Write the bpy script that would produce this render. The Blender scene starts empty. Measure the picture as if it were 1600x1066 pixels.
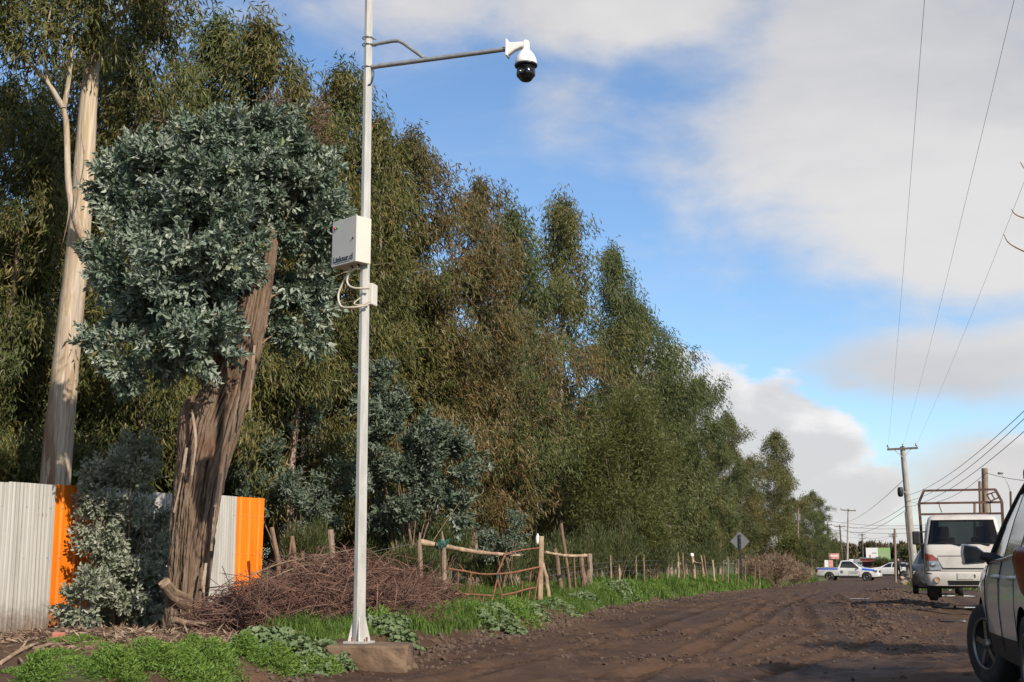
import bpy, bmesh, math, random
import numpy as np
from mathutils import Vector, Matrix, Euler

# ------------------------------------------------------------------ camera, sky, sun, exposure
scene = bpy.context.scene
col = scene.collection
R_ = math.radians
YAW, PITCH, FPX, EYE = R_(17.4), math.atan(347 / 1950), 1950.0, 1.25
cam_d = bpy.data.cameras.new('camera')
cam = bpy.data.objects.new('camera', cam_d)
col.objects.link(cam)
cam_d.sensor_width = 36.0
cam_d.lens = FPX / 1600 * 36.0
cam_d.clip_start, cam_d.clip_end = 0.1, 3000
cam.location = (0, 0, EYE)
cam.rotation_euler = (math.pi / 2 + PITCH, 0, YAW)
scene.camera = cam

SUN_AZ, SUN_EL = math.atan2(0.80, -0.60), R_(33)
SUN = Vector((math.sin(SUN_AZ) * math.cos(SUN_EL), math.cos(SUN_AZ) * math.cos(SUN_EL), math.sin(SUN_EL)))
sun_d = bpy.data.lights.new('sun', 'SUN')
sun = bpy.data.objects.new('sun', sun_d)
col.objects.link(sun)
sun_d.energy, sun_d.angle, sun_d.color = 4.9, R_(0.55), (1.0, 0.90, 0.76)
sun.rotation_euler = SUN.to_track_quat('Z', 'Y').to_euler()
sun.location = (30, -20, 40)

vs = scene.view_settings
vs.view_transform, vs.look, vs.exposure, vs.gamma = 'Standard', 'None', 0.32, 1.0
vs.use_curve_mapping = False
scene.cycles.max_bounces = 6
scene.cycles.transparent_max_bounces = 6

SF, SR = (-math.sin(YAW), math.cos(YAW)), (math.cos(YAW), math.sin(YAW))
CT, ST = math.cos(PITCH), math.sin(PITCH)


def at(px, py, d):
    """world point seen at photo pixel (px,py) at forward distance d (used to survey positions)"""
    x, v = px - 800.0, 533.0 - py
    s = d / (FPX * CT - v * ST)
    return Vector((SF[0] * d + SR[0] * x * s, SF[1] * d + SR[1] * x * s, EYE + s * (FPX * ST + v * CT)))


def azel(px, py):
    p = at(px, py, 100) - Vector((0, 0, EYE))
    return math.atan2(p.x, p.y), math.asin(p.z / p.length)


class NB:
    """small node-building helper"""
    def __init__(s, tree): s.t = tree; s.n = tree.nodes; s.l = tree.links
    def put(s, sock, v):
        if isinstance(v, bpy.types.NodeSocket): s.l.new(v, sock)
        elif v is not None: sock.default_value = v
    def m(s, op, a, b=None, c=None, clamp=False):
        n = s.n.new('ShaderNodeMath'); n.operation = op; n.use_clamp = clamp
        s.put(n.inputs[0], a); s.put(n.inputs[1], b); s.put(n.inputs[2], c)
        return n.outputs[0]
    def vm(s, op, a, b=None, scale=None):
        n = s.n.new('ShaderNodeVectorMath'); n.operation = op
        s.put(n.inputs[0], a); s.put(n.inputs[1], b)
        if scale is not None: s.put(n.inputs['Scale'], scale)
        return n.outputs[0]
    def noise(s, vec, scale, detail=4, rough=0.55, dist=0.0, out='Fac'):
        n = s.n.new('ShaderNodeTexNoise'); s.put(n.inputs['Vector'], vec)
        n.inputs['Scale'].default_value = scale; n.inputs['Detail'].default_value = detail
        n.inputs['Roughness'].default_value = rough; n.inputs['Distortion'].default_value = dist
        return n.outputs[out]
    def ss(s, v, lo, hi, a=0.0, b=1.0):
        n = s.n.new('ShaderNodeMapRange'); n.interpolation_type = 'SMOOTHSTEP'
        s.put(n.inputs[0], v)
        for i, k in enumerate((lo, hi, a, b)): n.inputs[i + 1].default_value = k
        return n.outputs[0]
    def mix(s, f, a, b, blend='MIX'):
        n = s.n.new('ShaderNodeMix'); n.data_type = 'RGBA'; n.blend_type = blend
        s.put(n.inputs[0], f)
        for i, v in ((6, a), (7, b)):
            if isinstance(v, tuple) and len(v) == 3: v = (*v, 1)
            s.put(n.inputs[i], v)
        return n.outputs[2]
    def ramp(s, f, stops):
        n = s.n.new('ShaderNodeValToRGB'); s.put(n.inputs[0], f)
        e = n.color_ramp.elements
        while len(e) < len(stops): e.new(0.5)
        for k, (p, c) in enumerate(stops): e[k].position = p; e[k].color = (*c, 1)
        return n.outputs[0]


world = bpy.data.worlds.new('World'); scene.world = world; world.use_nodes = True
nb = NB(world.node_tree)
bg = nb.n['Background']
sky = nb.n.new('ShaderNodeTexSky'); sky.sky_type = 'NISHITA'; sky.sun_disc = False
sky.sun_elevation, sky.sun_rotation = SUN_EL, SUN_AZ
sky.air_density, sky.dust_density, sky.ozone_density = 1.0, 0.3, 2.2
SKY_STRENGTH = 0.11
bg.inputs['Strength'].default_value = SKY_STRENGTH
tc = nb.n.new('ShaderNodeTexCoord').outputs['Generated']
sep = nb.n.new('ShaderNodeSeparateXYZ'); nb.l.new(tc, sep.inputs[0])
az = nb.m('ARCTAN2', sep.outputs[0], sep.outputs[1])
el = nb.m('ARCSINE', sep.outputs[2])


def blobs(spec):
    acc = None
    for (px, py, rx, ry, w) in spec:
        a, e = azel(px, py)
        u = nb.m('DIVIDE', nb.m('SUBTRACT', az, a), rx / 1990.0)
        v = nb.m('DIVIDE', nb.m('SUBTRACT', el, e), ry / 1990.0)
        q = nb.m('MULTIPLY', nb.m('SUBTRACT', 1.0, nb.m('SQRT', nb.m('ADD', nb.m('MULTIPLY', u, u), nb.m('MULTIPLY', v, v)))), w)
        acc = q if acc is None else nb.m('SMOOTH_MAX', acc, q, 0.15)
    return nb.m('MAXIMUM', acc, -1.5)


flat = nb.vm('MULTIPLY', tc, (1.0, 1.0, 1.9))
n_big = nb.noise(flat, 3.1, 6, 0.55, 0.3)
n_mid = nb.noise(flat, 9.0, 7, 0.58, 0.25)
n_fine = nb.noise(flat, 26.0, 6, 0.6, 0.2)
# cloud cover over the whole dome (also outside the view), from low-frequency noise
cover = nb.m('MULTIPLY', nb.m('SUBTRACT', nb.noise(flat, 1.7, 5, 0.5, 0.2), 0.47), 5.0)
inview_a = nb.ss(nb.m('ABSOLUTE', nb.m('SUBTRACT', az, azel(800, 533)[0])), 0.50, 0.75)
inview_e = nb.ss(el, 0.50, 0.75)
outv = nb.m('MAXIMUM', inview_a, inview_e)
soft_b = blobs([(1440, 130, 520, 330, 1.15), (1580, 330, 380, 180, 1.1), (1000, 20, 480, 110, 0.8), (650, 20, 330, 95, 0.62),
                (1180, 260, 200, 130, 0.42), (880, 150, 170, 120, 0.38), (1480, 572, 300, 75, 1.0), (1640, 560, 260, 80, 1.0),
                (1330, 600, 130, 50, 0.6), (1600, 770, 320, 110, 0.95), (1400, 850, 420, 70, 0.8), (1180, 330, 90, 60, 0.0)])
soft_b = nb.m('ADD', nb.m('MULTIPLY', soft_b, nb.m('SUBTRACT', 1.0, outv)), nb.m('MULTIPLY', cover, outv))
soft = nb.ss(nb.m('ADD', soft_b, nb.m('ADD', nb.m('MULTIPLY', nb.m('SUBTRACT', n_big, 0.5), 1.3), nb.m('MULTIPLY', nb.m('SUBTRACT', n_mid, 0.5), 0.9))), 0.02, 0.62)
veil = nb.m('MULTIPLY', nb.ss(nb.noise(nb.vm('MULTIPLY', tc, (1.0, 1.0, 3.0)), 4.0, 5, 0.6, 0.8), 0.45, 0.75), 0.22)
cum_b = blobs([(1110, 640, 110, 100, 1.0), (1190, 680, 130, 110, 1.0), (1265, 700, 105, 85, 1.0), (1030, 600, 90, 80, 0.9),
               (1180, 780, 190, 110, 1.0), (1320, 780, 120, 65, 1.0), (1120, 800, 160, 120, 1.0), (1590, 745, 110, 60, 0.9)])
cum_b = nb.m('ADD', nb.m('MULTIPLY', cum_b, nb.m('SUBTRACT', 1.0, outv)), nb.m('MULTIPLY', -1.5, outv))
cum_v = nb.m('ADD', cum_b, nb.m('ADD', nb.m('MULTIPLY', nb.m('SUBTRACT', n_mid, 0.5), 1.0), nb.m('MULTIPLY', nb.m('SUBTRACT', n_fine, 0.5), 0.55)))
cum = nb.ss(cum_v, 0.06, 0.30)
# lit tops: the rim of each heap that faces the sky and the sun
up_mid = nb.noise(nb.vm('ADD', flat, (0.012, -0.004, 0.035)), 9.0, 7, 0.58, 0.25)
lit = nb.ss(nb.m('ADD', nb.m('MULTIPLY', nb.m('SUBTRACT', n_mid, up_mid), 2.2), nb.m('SUBTRACT', 0.62, cum_v)), 0.0, 0.75)
K = 0.86 / SKY_STRENGTH


def kc(r, g, b): return (r * K, g * K, b * K)


soft_c = nb.mix(nb.ss(n_big, 0.3, 0.7), kc(0.55, 0.55, 0.57), kc(0.76, 0.735, 0.715))
cum_c = nb.mix(lit, kc(0.64, 0.635, 0.645), kc(0.90, 0.88, 0.875))
sky_c = nb.mix(1.0, sky.outputs[0], (0.98, 1.12, 1.24), 'MULTIPLY')
c1 = nb.mix(veil, sky_c, kc(0.62, 0.66, 0.74))
c2 = nb.mix(nb.m('MULTIPLY', cum, 0.96), c1, cum_c)
c3 = nb.mix(nb.m('MULTIPLY', soft, 0.93), c2, soft_c)
nb.l.new(c3, bg.inputs['Color'])

# ------------------------------------------------------------------ helpers
rng = np.random.default_rng(11)
random.seed(11)


def tag(o, label=None, cat=None, group=None, kind=None):
    if label: o['label'] = label
    if cat: o['category'] = cat
    if group: o['group'] = group
    if kind: o['kind'] = kind
    return o


def empty(name, loc=(0, 0, 0), rz=0.0, label=None, cat=None, group=None):
    o = bpy.data.objects.new(name, None); col.objects.link(o)
    o.location = loc; o.rotation_euler = (0, 0, rz); o.empty_display_size = 0.2
    return tag(o, label, cat, group)


def link(name, me, material, parent=None):
    o = bpy.data.objects.new(name, me); col.objects.link(o)
    if material is not None and not me.materials: me.materials.append(material)
    if parent is not None: o.parent = parent
    return o


def np_mesh(name, V, faces_list, smooth=False, attrs=None):
    """V (n,3); faces_list = list of (m,k) int arrays; attrs = {name: (n,) float}"""
    me = bpy.data.meshes.new(name)
    V = np.ascontiguousarray(V, dtype=np.float32)
    me.vertices.add(len(V)); me.vertices.foreach_set('co', V.ravel())
    loops = np.concatenate([f.ravel() for f in faces_list]).astype(np.int32)
    counts = np.concatenate([np.full(len(f), f.shape[1]) for f in faces_list]).astype(np.int32)
    starts = np.concatenate([[0], np.cumsum(counts)[:-1]]).astype(np.int32)
    me.loops.add(len(loops)); me.loops.foreach_set('vertex_index', loops)
    me.polygons.add(len(counts)); me.polygons.foreach_set('loop_start', starts)
    me.polygons.foreach_set('use_smooth', np.full(len(counts), smooth))
    for k, a in (attrs or {}).items():
        at_ = me.attributes.new(k, 'FLOAT', 'POINT'); at_.data.foreach_set('value', np.ascontiguousarray(a, dtype=np.float32))
    me.update(calc_edges=True)
    return me


class MB:
    """collects boxes, tubes, prisms and lathes into one mesh"""
    def __init__(s): s.v = []; s.f = []; s.sm = []
    def add(s, vs_, fs, smooth=False):
        b = len(s.v); s.v += [tuple(p) for p in vs_]
        s.f += [tuple(b + i for i in f) for f in fs]; s.sm += [smooth] * len(fs)
    def box(s, c, size, rot=None):
        hx, hy, hz = size[0] / 2, size[1] / 2, size[2] / 2
        P = [Vector((x, y, z)) for z in (-hz, hz) for y in (-hy, hy) for x in (-hx, hx)]
        if rot is not None: P = [rot @ p for p in P]
        s.add([p + Vector(c) for p in P], [(0, 2, 3, 1), (4, 5, 7, 6), (0, 1, 5, 4), (2, 6, 7, 3), (0, 4, 6, 2), (1, 3, 7, 5)])
        return s
    def bar(s, a, b, w, h=None):
        a, b = Vector(a), Vector(b); d = b - a
        q = d.to_track_quat('Z', 'Y').to_matrix()
        return s.box((a + b) / 2, (w, h or w, d.length), q)
    def tube(s, pts, rad, seg=8, cap=True, smooth=True, jitter=0.0):
        pts = [Vector(p) for p in pts]; n = len(pts)
        if not hasattr(rad, '__len__'): rad = [rad] * n
        ref = None; rings = []
        for i in range(n):
            t = (pts[min(i + 1, n - 1)] - pts[max(i - 1, 0)])
            if t.length < 1e-9: t = Vector((0, 0, 1))
            t.normalize()
            if ref is None: ref = t.orthogonal().normalized()
            ref = (ref - t * ref.dot(t))
            if ref.length < 1e-6: ref = t.orthogonal()
            ref.normalize(); bi = t.cross(ref)
            rr = [rad[i] * (1 + random.uniform(-jitter, jitter)) for k in range(seg)]
            rings.append([pts[i] + (ref * math.cos(2 * math.pi * k / seg) + bi * math.sin(2 * math.pi * k / seg)) * rr[k] for k in range(seg)])
        fs = []
        for i in range(n - 1):
            for k in range(seg):
                k2 = (k + 1) % seg
                fs.append((i * seg + k, i * seg + k2, (i + 1) * seg + k2, (i + 1) * seg + k))
        s.add([p for r in rings for p in r], fs, smooth)
        if cap:
            s.add(rings[0], [tuple(range(seg))[::-1]]); s.add(rings[-1], [tuple(range(seg))])
        return s
    def lathe(s, prof, seg=24, origin=(0, 0, 0), axis='Z', smooth=True):
        o = Vector(origin); vs_ = []
        for (r, h) in prof:
            for k in range(seg):
                a = 2 * math.pi * k / seg
                p = (r * math.cos(a), r * math.sin(a), h)
                if axis == 'X': p = (p[2], p[0], p[1])
                if axis == 'Y': p = (p[0], p[2], p[1])
                vs_.append(o + Vector(p))
        fs = []
        for i in range(len(prof) - 1):
            for k in range(seg):
                k2 = (k + 1) % seg
                fs.append((i * seg + k, i * seg + k2, (i + 1) * seg + k2, (i + 1) * seg + k))
        s.add(vs_, fs, smooth)
        return s
    def prism(s, poly, thick, origin=(0, 0, 0), ux=(1, 0, 0), uy=(0, 0, 1)):
        ux, uy, o = Vector(ux), Vector(uy), Vector(origin); n = ux.cross(uy).normalized()
        k = len(poly)
        A = [o + ux * p[0] + uy * p[1] for p in poly]; B = [p + n * thick for p in A]
        s.add(A + B, [tuple(range(k))[::-1], tuple(range(k, 2 * k))] + [(i, (i + 1) % k, k + (i + 1) % k, k + i) for i in range(k)])
        return s
    def mesh(s, name):
        me = bpy.data.meshes.new(name); me.from_pydata(s.v, [], s.f)
        me.polygons.foreach_set('use_smooth', s.sm); me.update()
        return me
    def build(s, name, material, parent=None): return link(name, s.mesh(name), material, parent)


def bevel(o, w=0.01, seg=2):
    m = o.modifiers.new('bevel', 'BEVEL'); m.width = w; m.segments = seg; m.limit_method = 'ANGLE'; m.angle_limit = R_(35)
    return o


def curve(pts, n):
    """Catmull-Rom through points (tuples of any length)"""
    P = np.array([tuple(p) for p in pts], float); out = []
    Q = np.vstack([2 * P[0] - P[1], P, 2 * P[-1] - P[-2]]); k = len(P) - 1
    for t in np.linspace(0, k, n):
        i = min(int(t), k - 1); u = t - i; p0, p1, p2, p3 = Q[i:i + 4]
        out.append(0.5 * (2 * p1 + (p2 - p0) * u + (2 * p0 - 5 * p1 + 4 * p2 - p3) * u * u + (3 * p1 - p0 - 3 * p2 + p3) * u ** 3))
    return np.array(out)


_perm = np.random.default_rng(5).random((256, 256))


def vnoise(x, y):
    xi, yi = np.floor(x).astype(int), np.floor(y).astype(int)
    fx, fy = x - xi, y - yi
    fx, fy = fx * fx * (3 - 2 * fx), fy * fy * (3 - 2 * fy)
    g = lambda a, b: _perm[a % 256, b % 256]
    return (g(xi, yi) * (1 - fx) + g(xi + 1, yi) * fx) * (1 - fy) + (g(xi, yi + 1) * (1 - fx) + g(xi + 1, yi + 1) * fx) * fy


def fbm(x, y, o=4, lac=2.03, gain=0.5):
    s, a, t = 0.0, 1.0, 0.0
    for i in range(o):
        s = s + a * vnoise(x + 17.3 * i, y + 9.1 * i); t += a; x, y, a = x * lac, y * lac, a * gain
    return s / t


def sstep(a, b, x):
    t = np.clip((x - a) / (b - a), 0, 1); return t * t * (3 - 2 * t)


# ------------------------------------------------------------------ materials
def mat(name, color, rough=0.6, metal=0.0, vary=0.0, vscale=6.0, stretch=(1, 1, 1), color2=None, bump=0.0, bscale=40.0, spec=0.5, coat=0.0, hi=0.65, lo=0.35):
    m = bpy.data.materials.new(name); m.use_nodes = True
    b = NB(m.node_tree); p = b.n['Principled BSDF']
    p.inputs['Roughness'].default_value = rough; p.inputs['Metallic'].default_value = metal
    p.inputs['Specular IOR Level'].default_value = spec
    p.inputs['Coat Weight'].default_value = coat
    p.inputs['Base Color'].default_value = (*color, 1)
    if vary or color2 or bump:
        tcn = b.n.new('ShaderNodeTexCoord').outputs['Object']
        v = b.vm('MULTIPLY', tcn, stretch)
        if color2 or vary:
            c2 = color2 or tuple(c * (1 - vary) for c in color)
            f = b.ss(b.noise(v, vscale, 6, 0.6), lo, hi)
            b.put(p.inputs['Base Color'], b.mix(f, color, c2))
        if bump:
            bn = b.n.new('ShaderNodeBump'); bn.inputs['Strength'].default_value = bump; bn.inputs['Distance'].default_value = 0.02
            b.put(bn.inputs['Height'], b.noise(v, bscale, 5, 0.6)); b.l.new(bn.outputs[0], p.inputs['Normal'])
    return m


def leaf_mat(name, stops, rough=0.45, trans=0.25, spec=0.4, treevar=0.18):
    m = bpy.data.materials.new(name); m.use_nodes = True
    b = NB(m.node_tree); p = b.n['Principled BSDF']; out = b.n['Material Output']
    a = b.n.new('ShaderNodeAttribute'); a.attribute_name = 'rnd'
    c = b.ramp(a.outputs['Fac'], stops)
    oi = b.n.new('ShaderNodeObjectInfo')
    c = b.mix(b.m('MULTIPLY', oi.outputs['Random'], treevar * 2), c, b.mix(1.0, c, (0.80, 0.86, 0.80), 'MULTIPLY'))
    b.put(p.inputs['Base Color'], c); p.inputs['Roughness'].default_value = rough; p.inputs['Specular IOR Level'].default_value = spec
    tr = b.n.new('ShaderNodeBsdfTranslucent'); b.put(tr.inputs[0], b.mix(1.0, c, (1.1, 1.15, 0.6), 'MULTIPLY'))
    mx = b.n.new('ShaderNodeMixShader'); mx.inputs[0].default_value = trans
    b.l.new(p.outputs[0], mx.inputs[1]); b.l.new(tr.outputs[0], mx.inputs[2]); b.l.new(mx.outputs[0], out.inputs[0])
    return m


M = {}
M['euc'] = leaf_mat('eucalyptus_leaf', [(0.0, (0.035, 0.048, 0.016)), (0.35, (0.083, 0.094, 0.029)), (0.65, (0.145, 0.136, 0.044)), (0.86, (0.200, 0.160, 0.056)), (1.0, (0.190, 0.085, 0.036))], 0.45, 0.22, 0.28)
M['euc_rust'] = leaf_mat('eucalyptus_leaf_rusty', [(0.0, (0.050, 0.055, 0.022)), (0.3, (0.100, 0.095, 0.038)), (0.6, (0.155, 0.118, 0.048)), (0.85, (0.20, 0.120, 0.052)), (1.0, (0.20, 0.080, 0.038))], 0.45, 0.22, 0.28)
M['euc_grey'] = leaf_mat('eucalyptus_leaf_greyish', [(0.0, (0.034, 0.052, 0.018)), (0.4, (0.082, 0.104, 0.036)), (0.75, (0.142, 0.155, 0.058)), (1.0, (0.18, 0.155, 0.056))], 0.45, 0.2, 0.28)
M['juv'] = leaf_mat('juvenile_eucalyptus_leaf', [(0.0, (0.040, 0.068, 0.040)), (0.30, (0.095, 0.135, 0.095)), (0.6, (0.205, 0.250, 0.200)), (0.88, (0.37, 0.405, 0.34)), (0.96, (0.16, 0.20, 0.065)), (1.0, (0.19, 0.13, 0.07))], 0.48, 0.15, 0.4, 0.1)
M['juv_shade'] = leaf_mat('juvenile_leaf_shaded', [(0.0, (0.040, 0.062, 0.036)), (0.35, (0.085, 0.115, 0.078)), (0.7, (0.155, 0.190, 0.145)), (0.93, (0.24, 0.265, 0.22)), (1.0, (0.10, 0.13, 0.045))], 0.5, 0.15, 0.3, 0.1)  # darker copy of the juvenile leaf: the shade is in its colour
M['juv_bush'] = leaf_mat('grey_shrub_leaf', [(0.0, (0.095, 0.12, 0.065)), (0.35, (0.19, 0.215, 0.15)), (0.7, (0.31, 0.325, 0.255)), (0.93, (0.43, 0.42, 0.37)), (1.0, (0.19, 0.22, 0.08))], 0.5, 0.15, 0.4, 0.1)
M['reddish'] = leaf_mat('young_red_leaf', [(0.0, (0.10, 0.055, 0.04)), (0.5, (0.17, 0.095, 0.07)), (1.0, (0.21, 0.14, 0.10))], 0.5, 0.25, 0.3, 0.1)
M['acacia'] = leaf_mat('acacia_leaf', [(0.0, (0.050, 0.060, 0.018)), (0.5, (0.105, 0.115, 0.032)), (1.0, (0.175, 0.165, 0.052))], 0.5, 0.25, 0.35)
M['broom'] = leaf_mat('broom_green', [(0.0, (0.030, 0.046, 0.016)), (0.5, (0.066, 0.085, 0.028)), (0.85, (0.115, 0.120, 0.042)), (1.0, (0.18, 0.135, 0.07))], 0.5, 0.2, 0.3)
M['grass'] = leaf_mat('grass_blade', [(0.0, (0.045, 0.080, 0.018)), (0.35, (0.085, 0.150, 0.028)), (0.75, (0.145, 0.220, 0.045)), (0.92, (0.20, 0.235, 0.07)), (1.0, (0.27, 0.21, 0.10))], 0.5, 0.35, 0.3, 0.0)
M['weed'] = leaf_mat('feathery_weed', [(0.0, (0.060, 0.11, 0.022)), (0.5, (0.12, 0.21, 0.036)), (1.0, (0.20, 0.29, 0.065))], 0.5, 0.3, 0.3, 0.0)
M['mallow'] = leaf_mat('mallow_leaf', [(0.0, (0.070, 0.105, 0.042)), (0.5, (0.125, 0.175, 0.078)), (1.0, (0.20, 0.245, 0.125))], 0.55, 0.22, 0.3, 0.1)
M['farwood'] = leaf_mat('far_wood_leaf', [(0.0, (0.075, 0.060, 0.040)), (0.5, (0.13, 0.095, 0.060)), (0.8, (0.10, 0.105, 0.055)), (1.0, (0.16, 0.12, 0.075))], 0.7, 0.1, 0.1)
M['litter'] = leaf_mat('leaf_litter', [(0.0, (0.10, 0.062, 0.040)), (0.5, (0.19, 0.125, 0.085)), (1.0, (0.33, 0.25, 0.185))], 0.7, 0.05, 0.2, 0.0)

M['galv'] = mat('galvanised_sheet', (0.46, 0.445, 0.415), 0.45, 0.25, color2=(0.38, 0.365, 0.34), vscale=3.0, stretch=(1, 1, 0.25))
M['orange'] = mat('orange_painted_sheet', (0.90, 0.205, 0.006), 0.45, 0.0, vary=0.12, vscale=3.0, stretch=(1, 1, 0.25))
M['pole'] = mat('galvanised_pole', (0.50, 0.485, 0.45), 0.42, 0.15, color2=(0.39, 0.38, 0.355), vscale=5.0, stretch=(3, 3, 0.5))
M['pipe'] = mat('galvanised_pipe', (0.36, 0.37, 0.38), 0.42, 0.5, vary=0.2, vscale=9)
M['cream'] = mat('cream_enamel', (0.56, 0.535, 0.47), 0.4, vary=0.06, vscale=4)
M['white_plastic'] = mat('white_plastic', (0.80, 0.775, 0.74), 0.35, vary=0.05, vscale=9)
M['black_plastic'] = mat('black_plastic', (0.018, 0.018, 0.020), 0.35, vary=0.3, vscale=9)
M['dome'] = mat('smoked_dome', (0.010, 0.010, 0.012), 0.06, spec=0.6, vary=0.1, vscale=20)
M['conduit'] = mat('beige_conduit', (0.52, 0.46, 0.36), 0.5, vary=0.2, vscale=12)
M['ink'] = mat('dark_ink', (0.015, 0.014, 0.03), 0.5, vary=0.1)
M['red_lamp'] = mat('red_indicator', (0.45, 0.012, 0.015), 0.25, vary=0.1)
M['green_lamp'] = mat('green_indicator', (0.01, 0.30, 0.07), 0.25, vary=0.1)
M['concrete'] = mat('muddy_concrete', (0.090, 0.054, 0.033), 0.9, color2=(0.165, 0.108, 0.068), vscale=3.5, bump=0.5, bscale=25)
M['concrete_pole'] = mat('concrete_pole', (0.36, 0.34, 0.31), 0.85, color2=(0.27, 0.25, 0.225), vscale=5, stretch=(1, 1, .4), bump=0.2)
M['wood_grey'] = mat('weathered_wood', (0.27, 0.20, 0.145), 0.85, color2=(0.16, 0.115, 0.085), vscale=9, stretch=(4, 4, 0.6), bump=0.6, bscale=30)
M['wood_pale'] = mat('peeled_wood', (0.40, 0.29, 0.19), 0.8, color2=(0.22, 0.14, 0.09), vscale=5, stretch=(1, 1, 1), bump=0.4, bscale=30)
M['wood_brown'] = mat('brown_stake', (0.22, 0.135, 0.085), 0.85, color2=(0.13, 0.08, 0.055), vscale=8, stretch=(3, 3, .6), bump=0.5, bscale=30)
M['wood_dark'] = mat('dark_utility_wood', (0.075, 0.060, 0.050), 0.85, color2=(0.12, 0.095, 0.075), vscale=6, stretch=(3, 3, .5))
M['rust'] = mat('rusty_iron', (0.24, 0.095, 0.050), 0.8, color2=(0.15, 0.058, 0.034), vscale=14, bump=0.3, bscale=60)
M['rack'] = mat('rusty_painted_rack', (0.060, 0.028, 0.022), 0.7, color2=(0.115, 0.055, 0.038), vscale=7)
M['twig'] = mat('dry_twig', (0.095, 0.045, 0.034), 0.8, color2=(0.19, 0.105, 0.075), vscale=4)
M['branch'] = mat('cut_branch', (0.25, 0.175, 0.115), 0.85, color2=(0.16, 0.105, 0.072), vscale=8, bump=0.4)
M['wire'] = mat('power_cable', (0.05, 0.05, 0.055), 0.6, vary=0.1)
M['wire_pale'] = mat('bare_conductor', (0.17, 0.17, 0.18), 0.5, 0.4, vary=0.1)
M['twine'] = mat('green_twine', (0.03, 0.14, 0.12), 0.8, vary=0.3, vscale=30)
M['sign_back'] = mat('sign_back_metal', (0.15, 0.155, 0.16), 0.5, 0.0, vary=0.12, vscale=6)
M['sign_post'] = mat('black_sign_post', (0.018, 0.018, 0.02), 0.6, vary=0.2)
M['stone'] = mat('pale_stone', (0.36, 0.27, 0.19), 0.9, color2=(0.26, 0.19, 0.13), vscale=4, bump=0.4)
M['clod'] = mat('soil_clod', (0.055, 0.032, 0.021), 0.95, color2=(0.10, 0.066, 0.047), vscale=1.3)
M['insulator'] = mat('glazed_insulator', (0.42, 0.43, 0.45), 0.2, vary=0.1)
M['white_paint'] = mat('white_car_paint', (0.60, 0.595, 0.58), 0.28, coat=0.5, color2=(0.50, 0.48, 0.45), vscale=2.5, lo=0.5, hi=0.8)
M['truck_white'] = mat('dusty_white_paint', (0.52, 0.49, 0.455), 0.35, coat=0.3, color2=(0.40, 0.355, 0.305), vscale=2.2, lo=0.45, hi=0.8)
M['silver'] = mat('silver_beige_paint', (0.62, 0.585, 0.54), 0.32, 0.12, coat=0.7, vary=0.08, vscale=3)
M['dark_paint'] = mat('dark_grey_paint', (0.028, 0.026, 0.024), 0.45, 0.0, coat=0.2, vary=0.1)
M['glass'] = mat('tinted_car_glass', (0.012, 0.015, 0.015), 0.05, spec=0.8, vary=0.05)
M['tyre'] = mat('tyre_rubber', (0.020, 0.019, 0.018), 0.85, color2=(0.06, 0.045, 0.035), vscale=5, lo=0.45, hi=0.8)
M['rim'] = mat('alloy_rim', (0.22, 0.215, 0.21), 0.38, 0.8, vary=0.25, vscale=8)
M['trim'] = mat('black_trim', (0.016, 0.016, 0.017), 0.55, vary=0.2)
M['chrome'] = mat('bright_trim', (0.62, 0.62, 0.62), 0.15, 0.95, vary=0.05)
M['mirror'] = mat('mirror_glass', (0.030, 0.034, 0.038), 0.08, 0.0, vary=0.05)
M['tail'] = mat('red_tail_lamp', (0.15, 0.003, 0.005), 0.35, coat=0.15, spec=0.25, vary=0.3, vscale=18)
M['amber'] = mat('amber_lamp', (0.30, 0.065, 0.025), 0.2, coat=0.6, vary=0.2, vscale=20)
M['lamp'] = mat('headlamp_lens', (0.36, 0.355, 0.33), 0.12, 0.3, coat=1.0, vary=0.4, vscale=16)
M['blue'] = mat('blue_stripe', (0.03, 0.10, 0.46), 0.35, vary=0.1)
M['plate'] = mat('number_plate', (0.55, 0.53, 0.48), 0.5, vary=0.15, vscale=12)
M['seat'] = mat('grey_seat', (0.14, 0.13, 0.125), 0.85, vary=0.2)
M['roof_tile'] = mat('brown_roof', (0.20, 0.085, 0.055), 0.85, vary=0.3, vscale=1.5)
M['plaster'] = mat('tan_plaster', (0.33, 0.25, 0.19), 0.9, vary=0.2, vscale=1.2)
M['sheet_grey'] = mat('grey_metal_roofing', (0.24, 0.26, 0.27), 0.6, 0.2, vary=0.2, vscale=1)
M['bill_white'] = mat('billboard_white', (0.74, 0.74, 0.73), 0.6, vary=0.06, vscale=2)
M['bill_green'] = mat('billboard_green', (0.20, 0.42, 0.10), 0.6, color2=(0.30, 0.36, 0.22), vscale=1.2)
M['bill_red'] = mat('billboard_red', (0.50, 0.03, 0.03), 0.6, vary=0.2)
M['pink'] = mat('faded_red_sign', (0.60, 0.17, 0.17), 0.6, color2=(0.68, 0.38, 0.36), vscale=3)
M['dark_red'] = mat('dark_red_paint', (0.22, 0.028, 0.022), 0.5, vary=0.3, vscale=2)
M['cloth_dark'] = mat('dark_clothing', (0.016, 0.016, 0.02), 0.9, vary=0.3)
M['cloth_grey'] = mat('grey_clothing', (0.16, 0.15, 0.15), 0.9, vary=0.3)
M['skin'] = mat('skin', (0.42, 0.26, 0.19), 0.6, vary=0.1)
M['hair'] = mat('dark_hair', (0.02, 0.015, 0.012), 0.7, vary=0.1)
M['brick'] = mat('brick_piece', (0.44, 0.16, 0.11), 0.9, vary=0.2, vscale=12)


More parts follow.
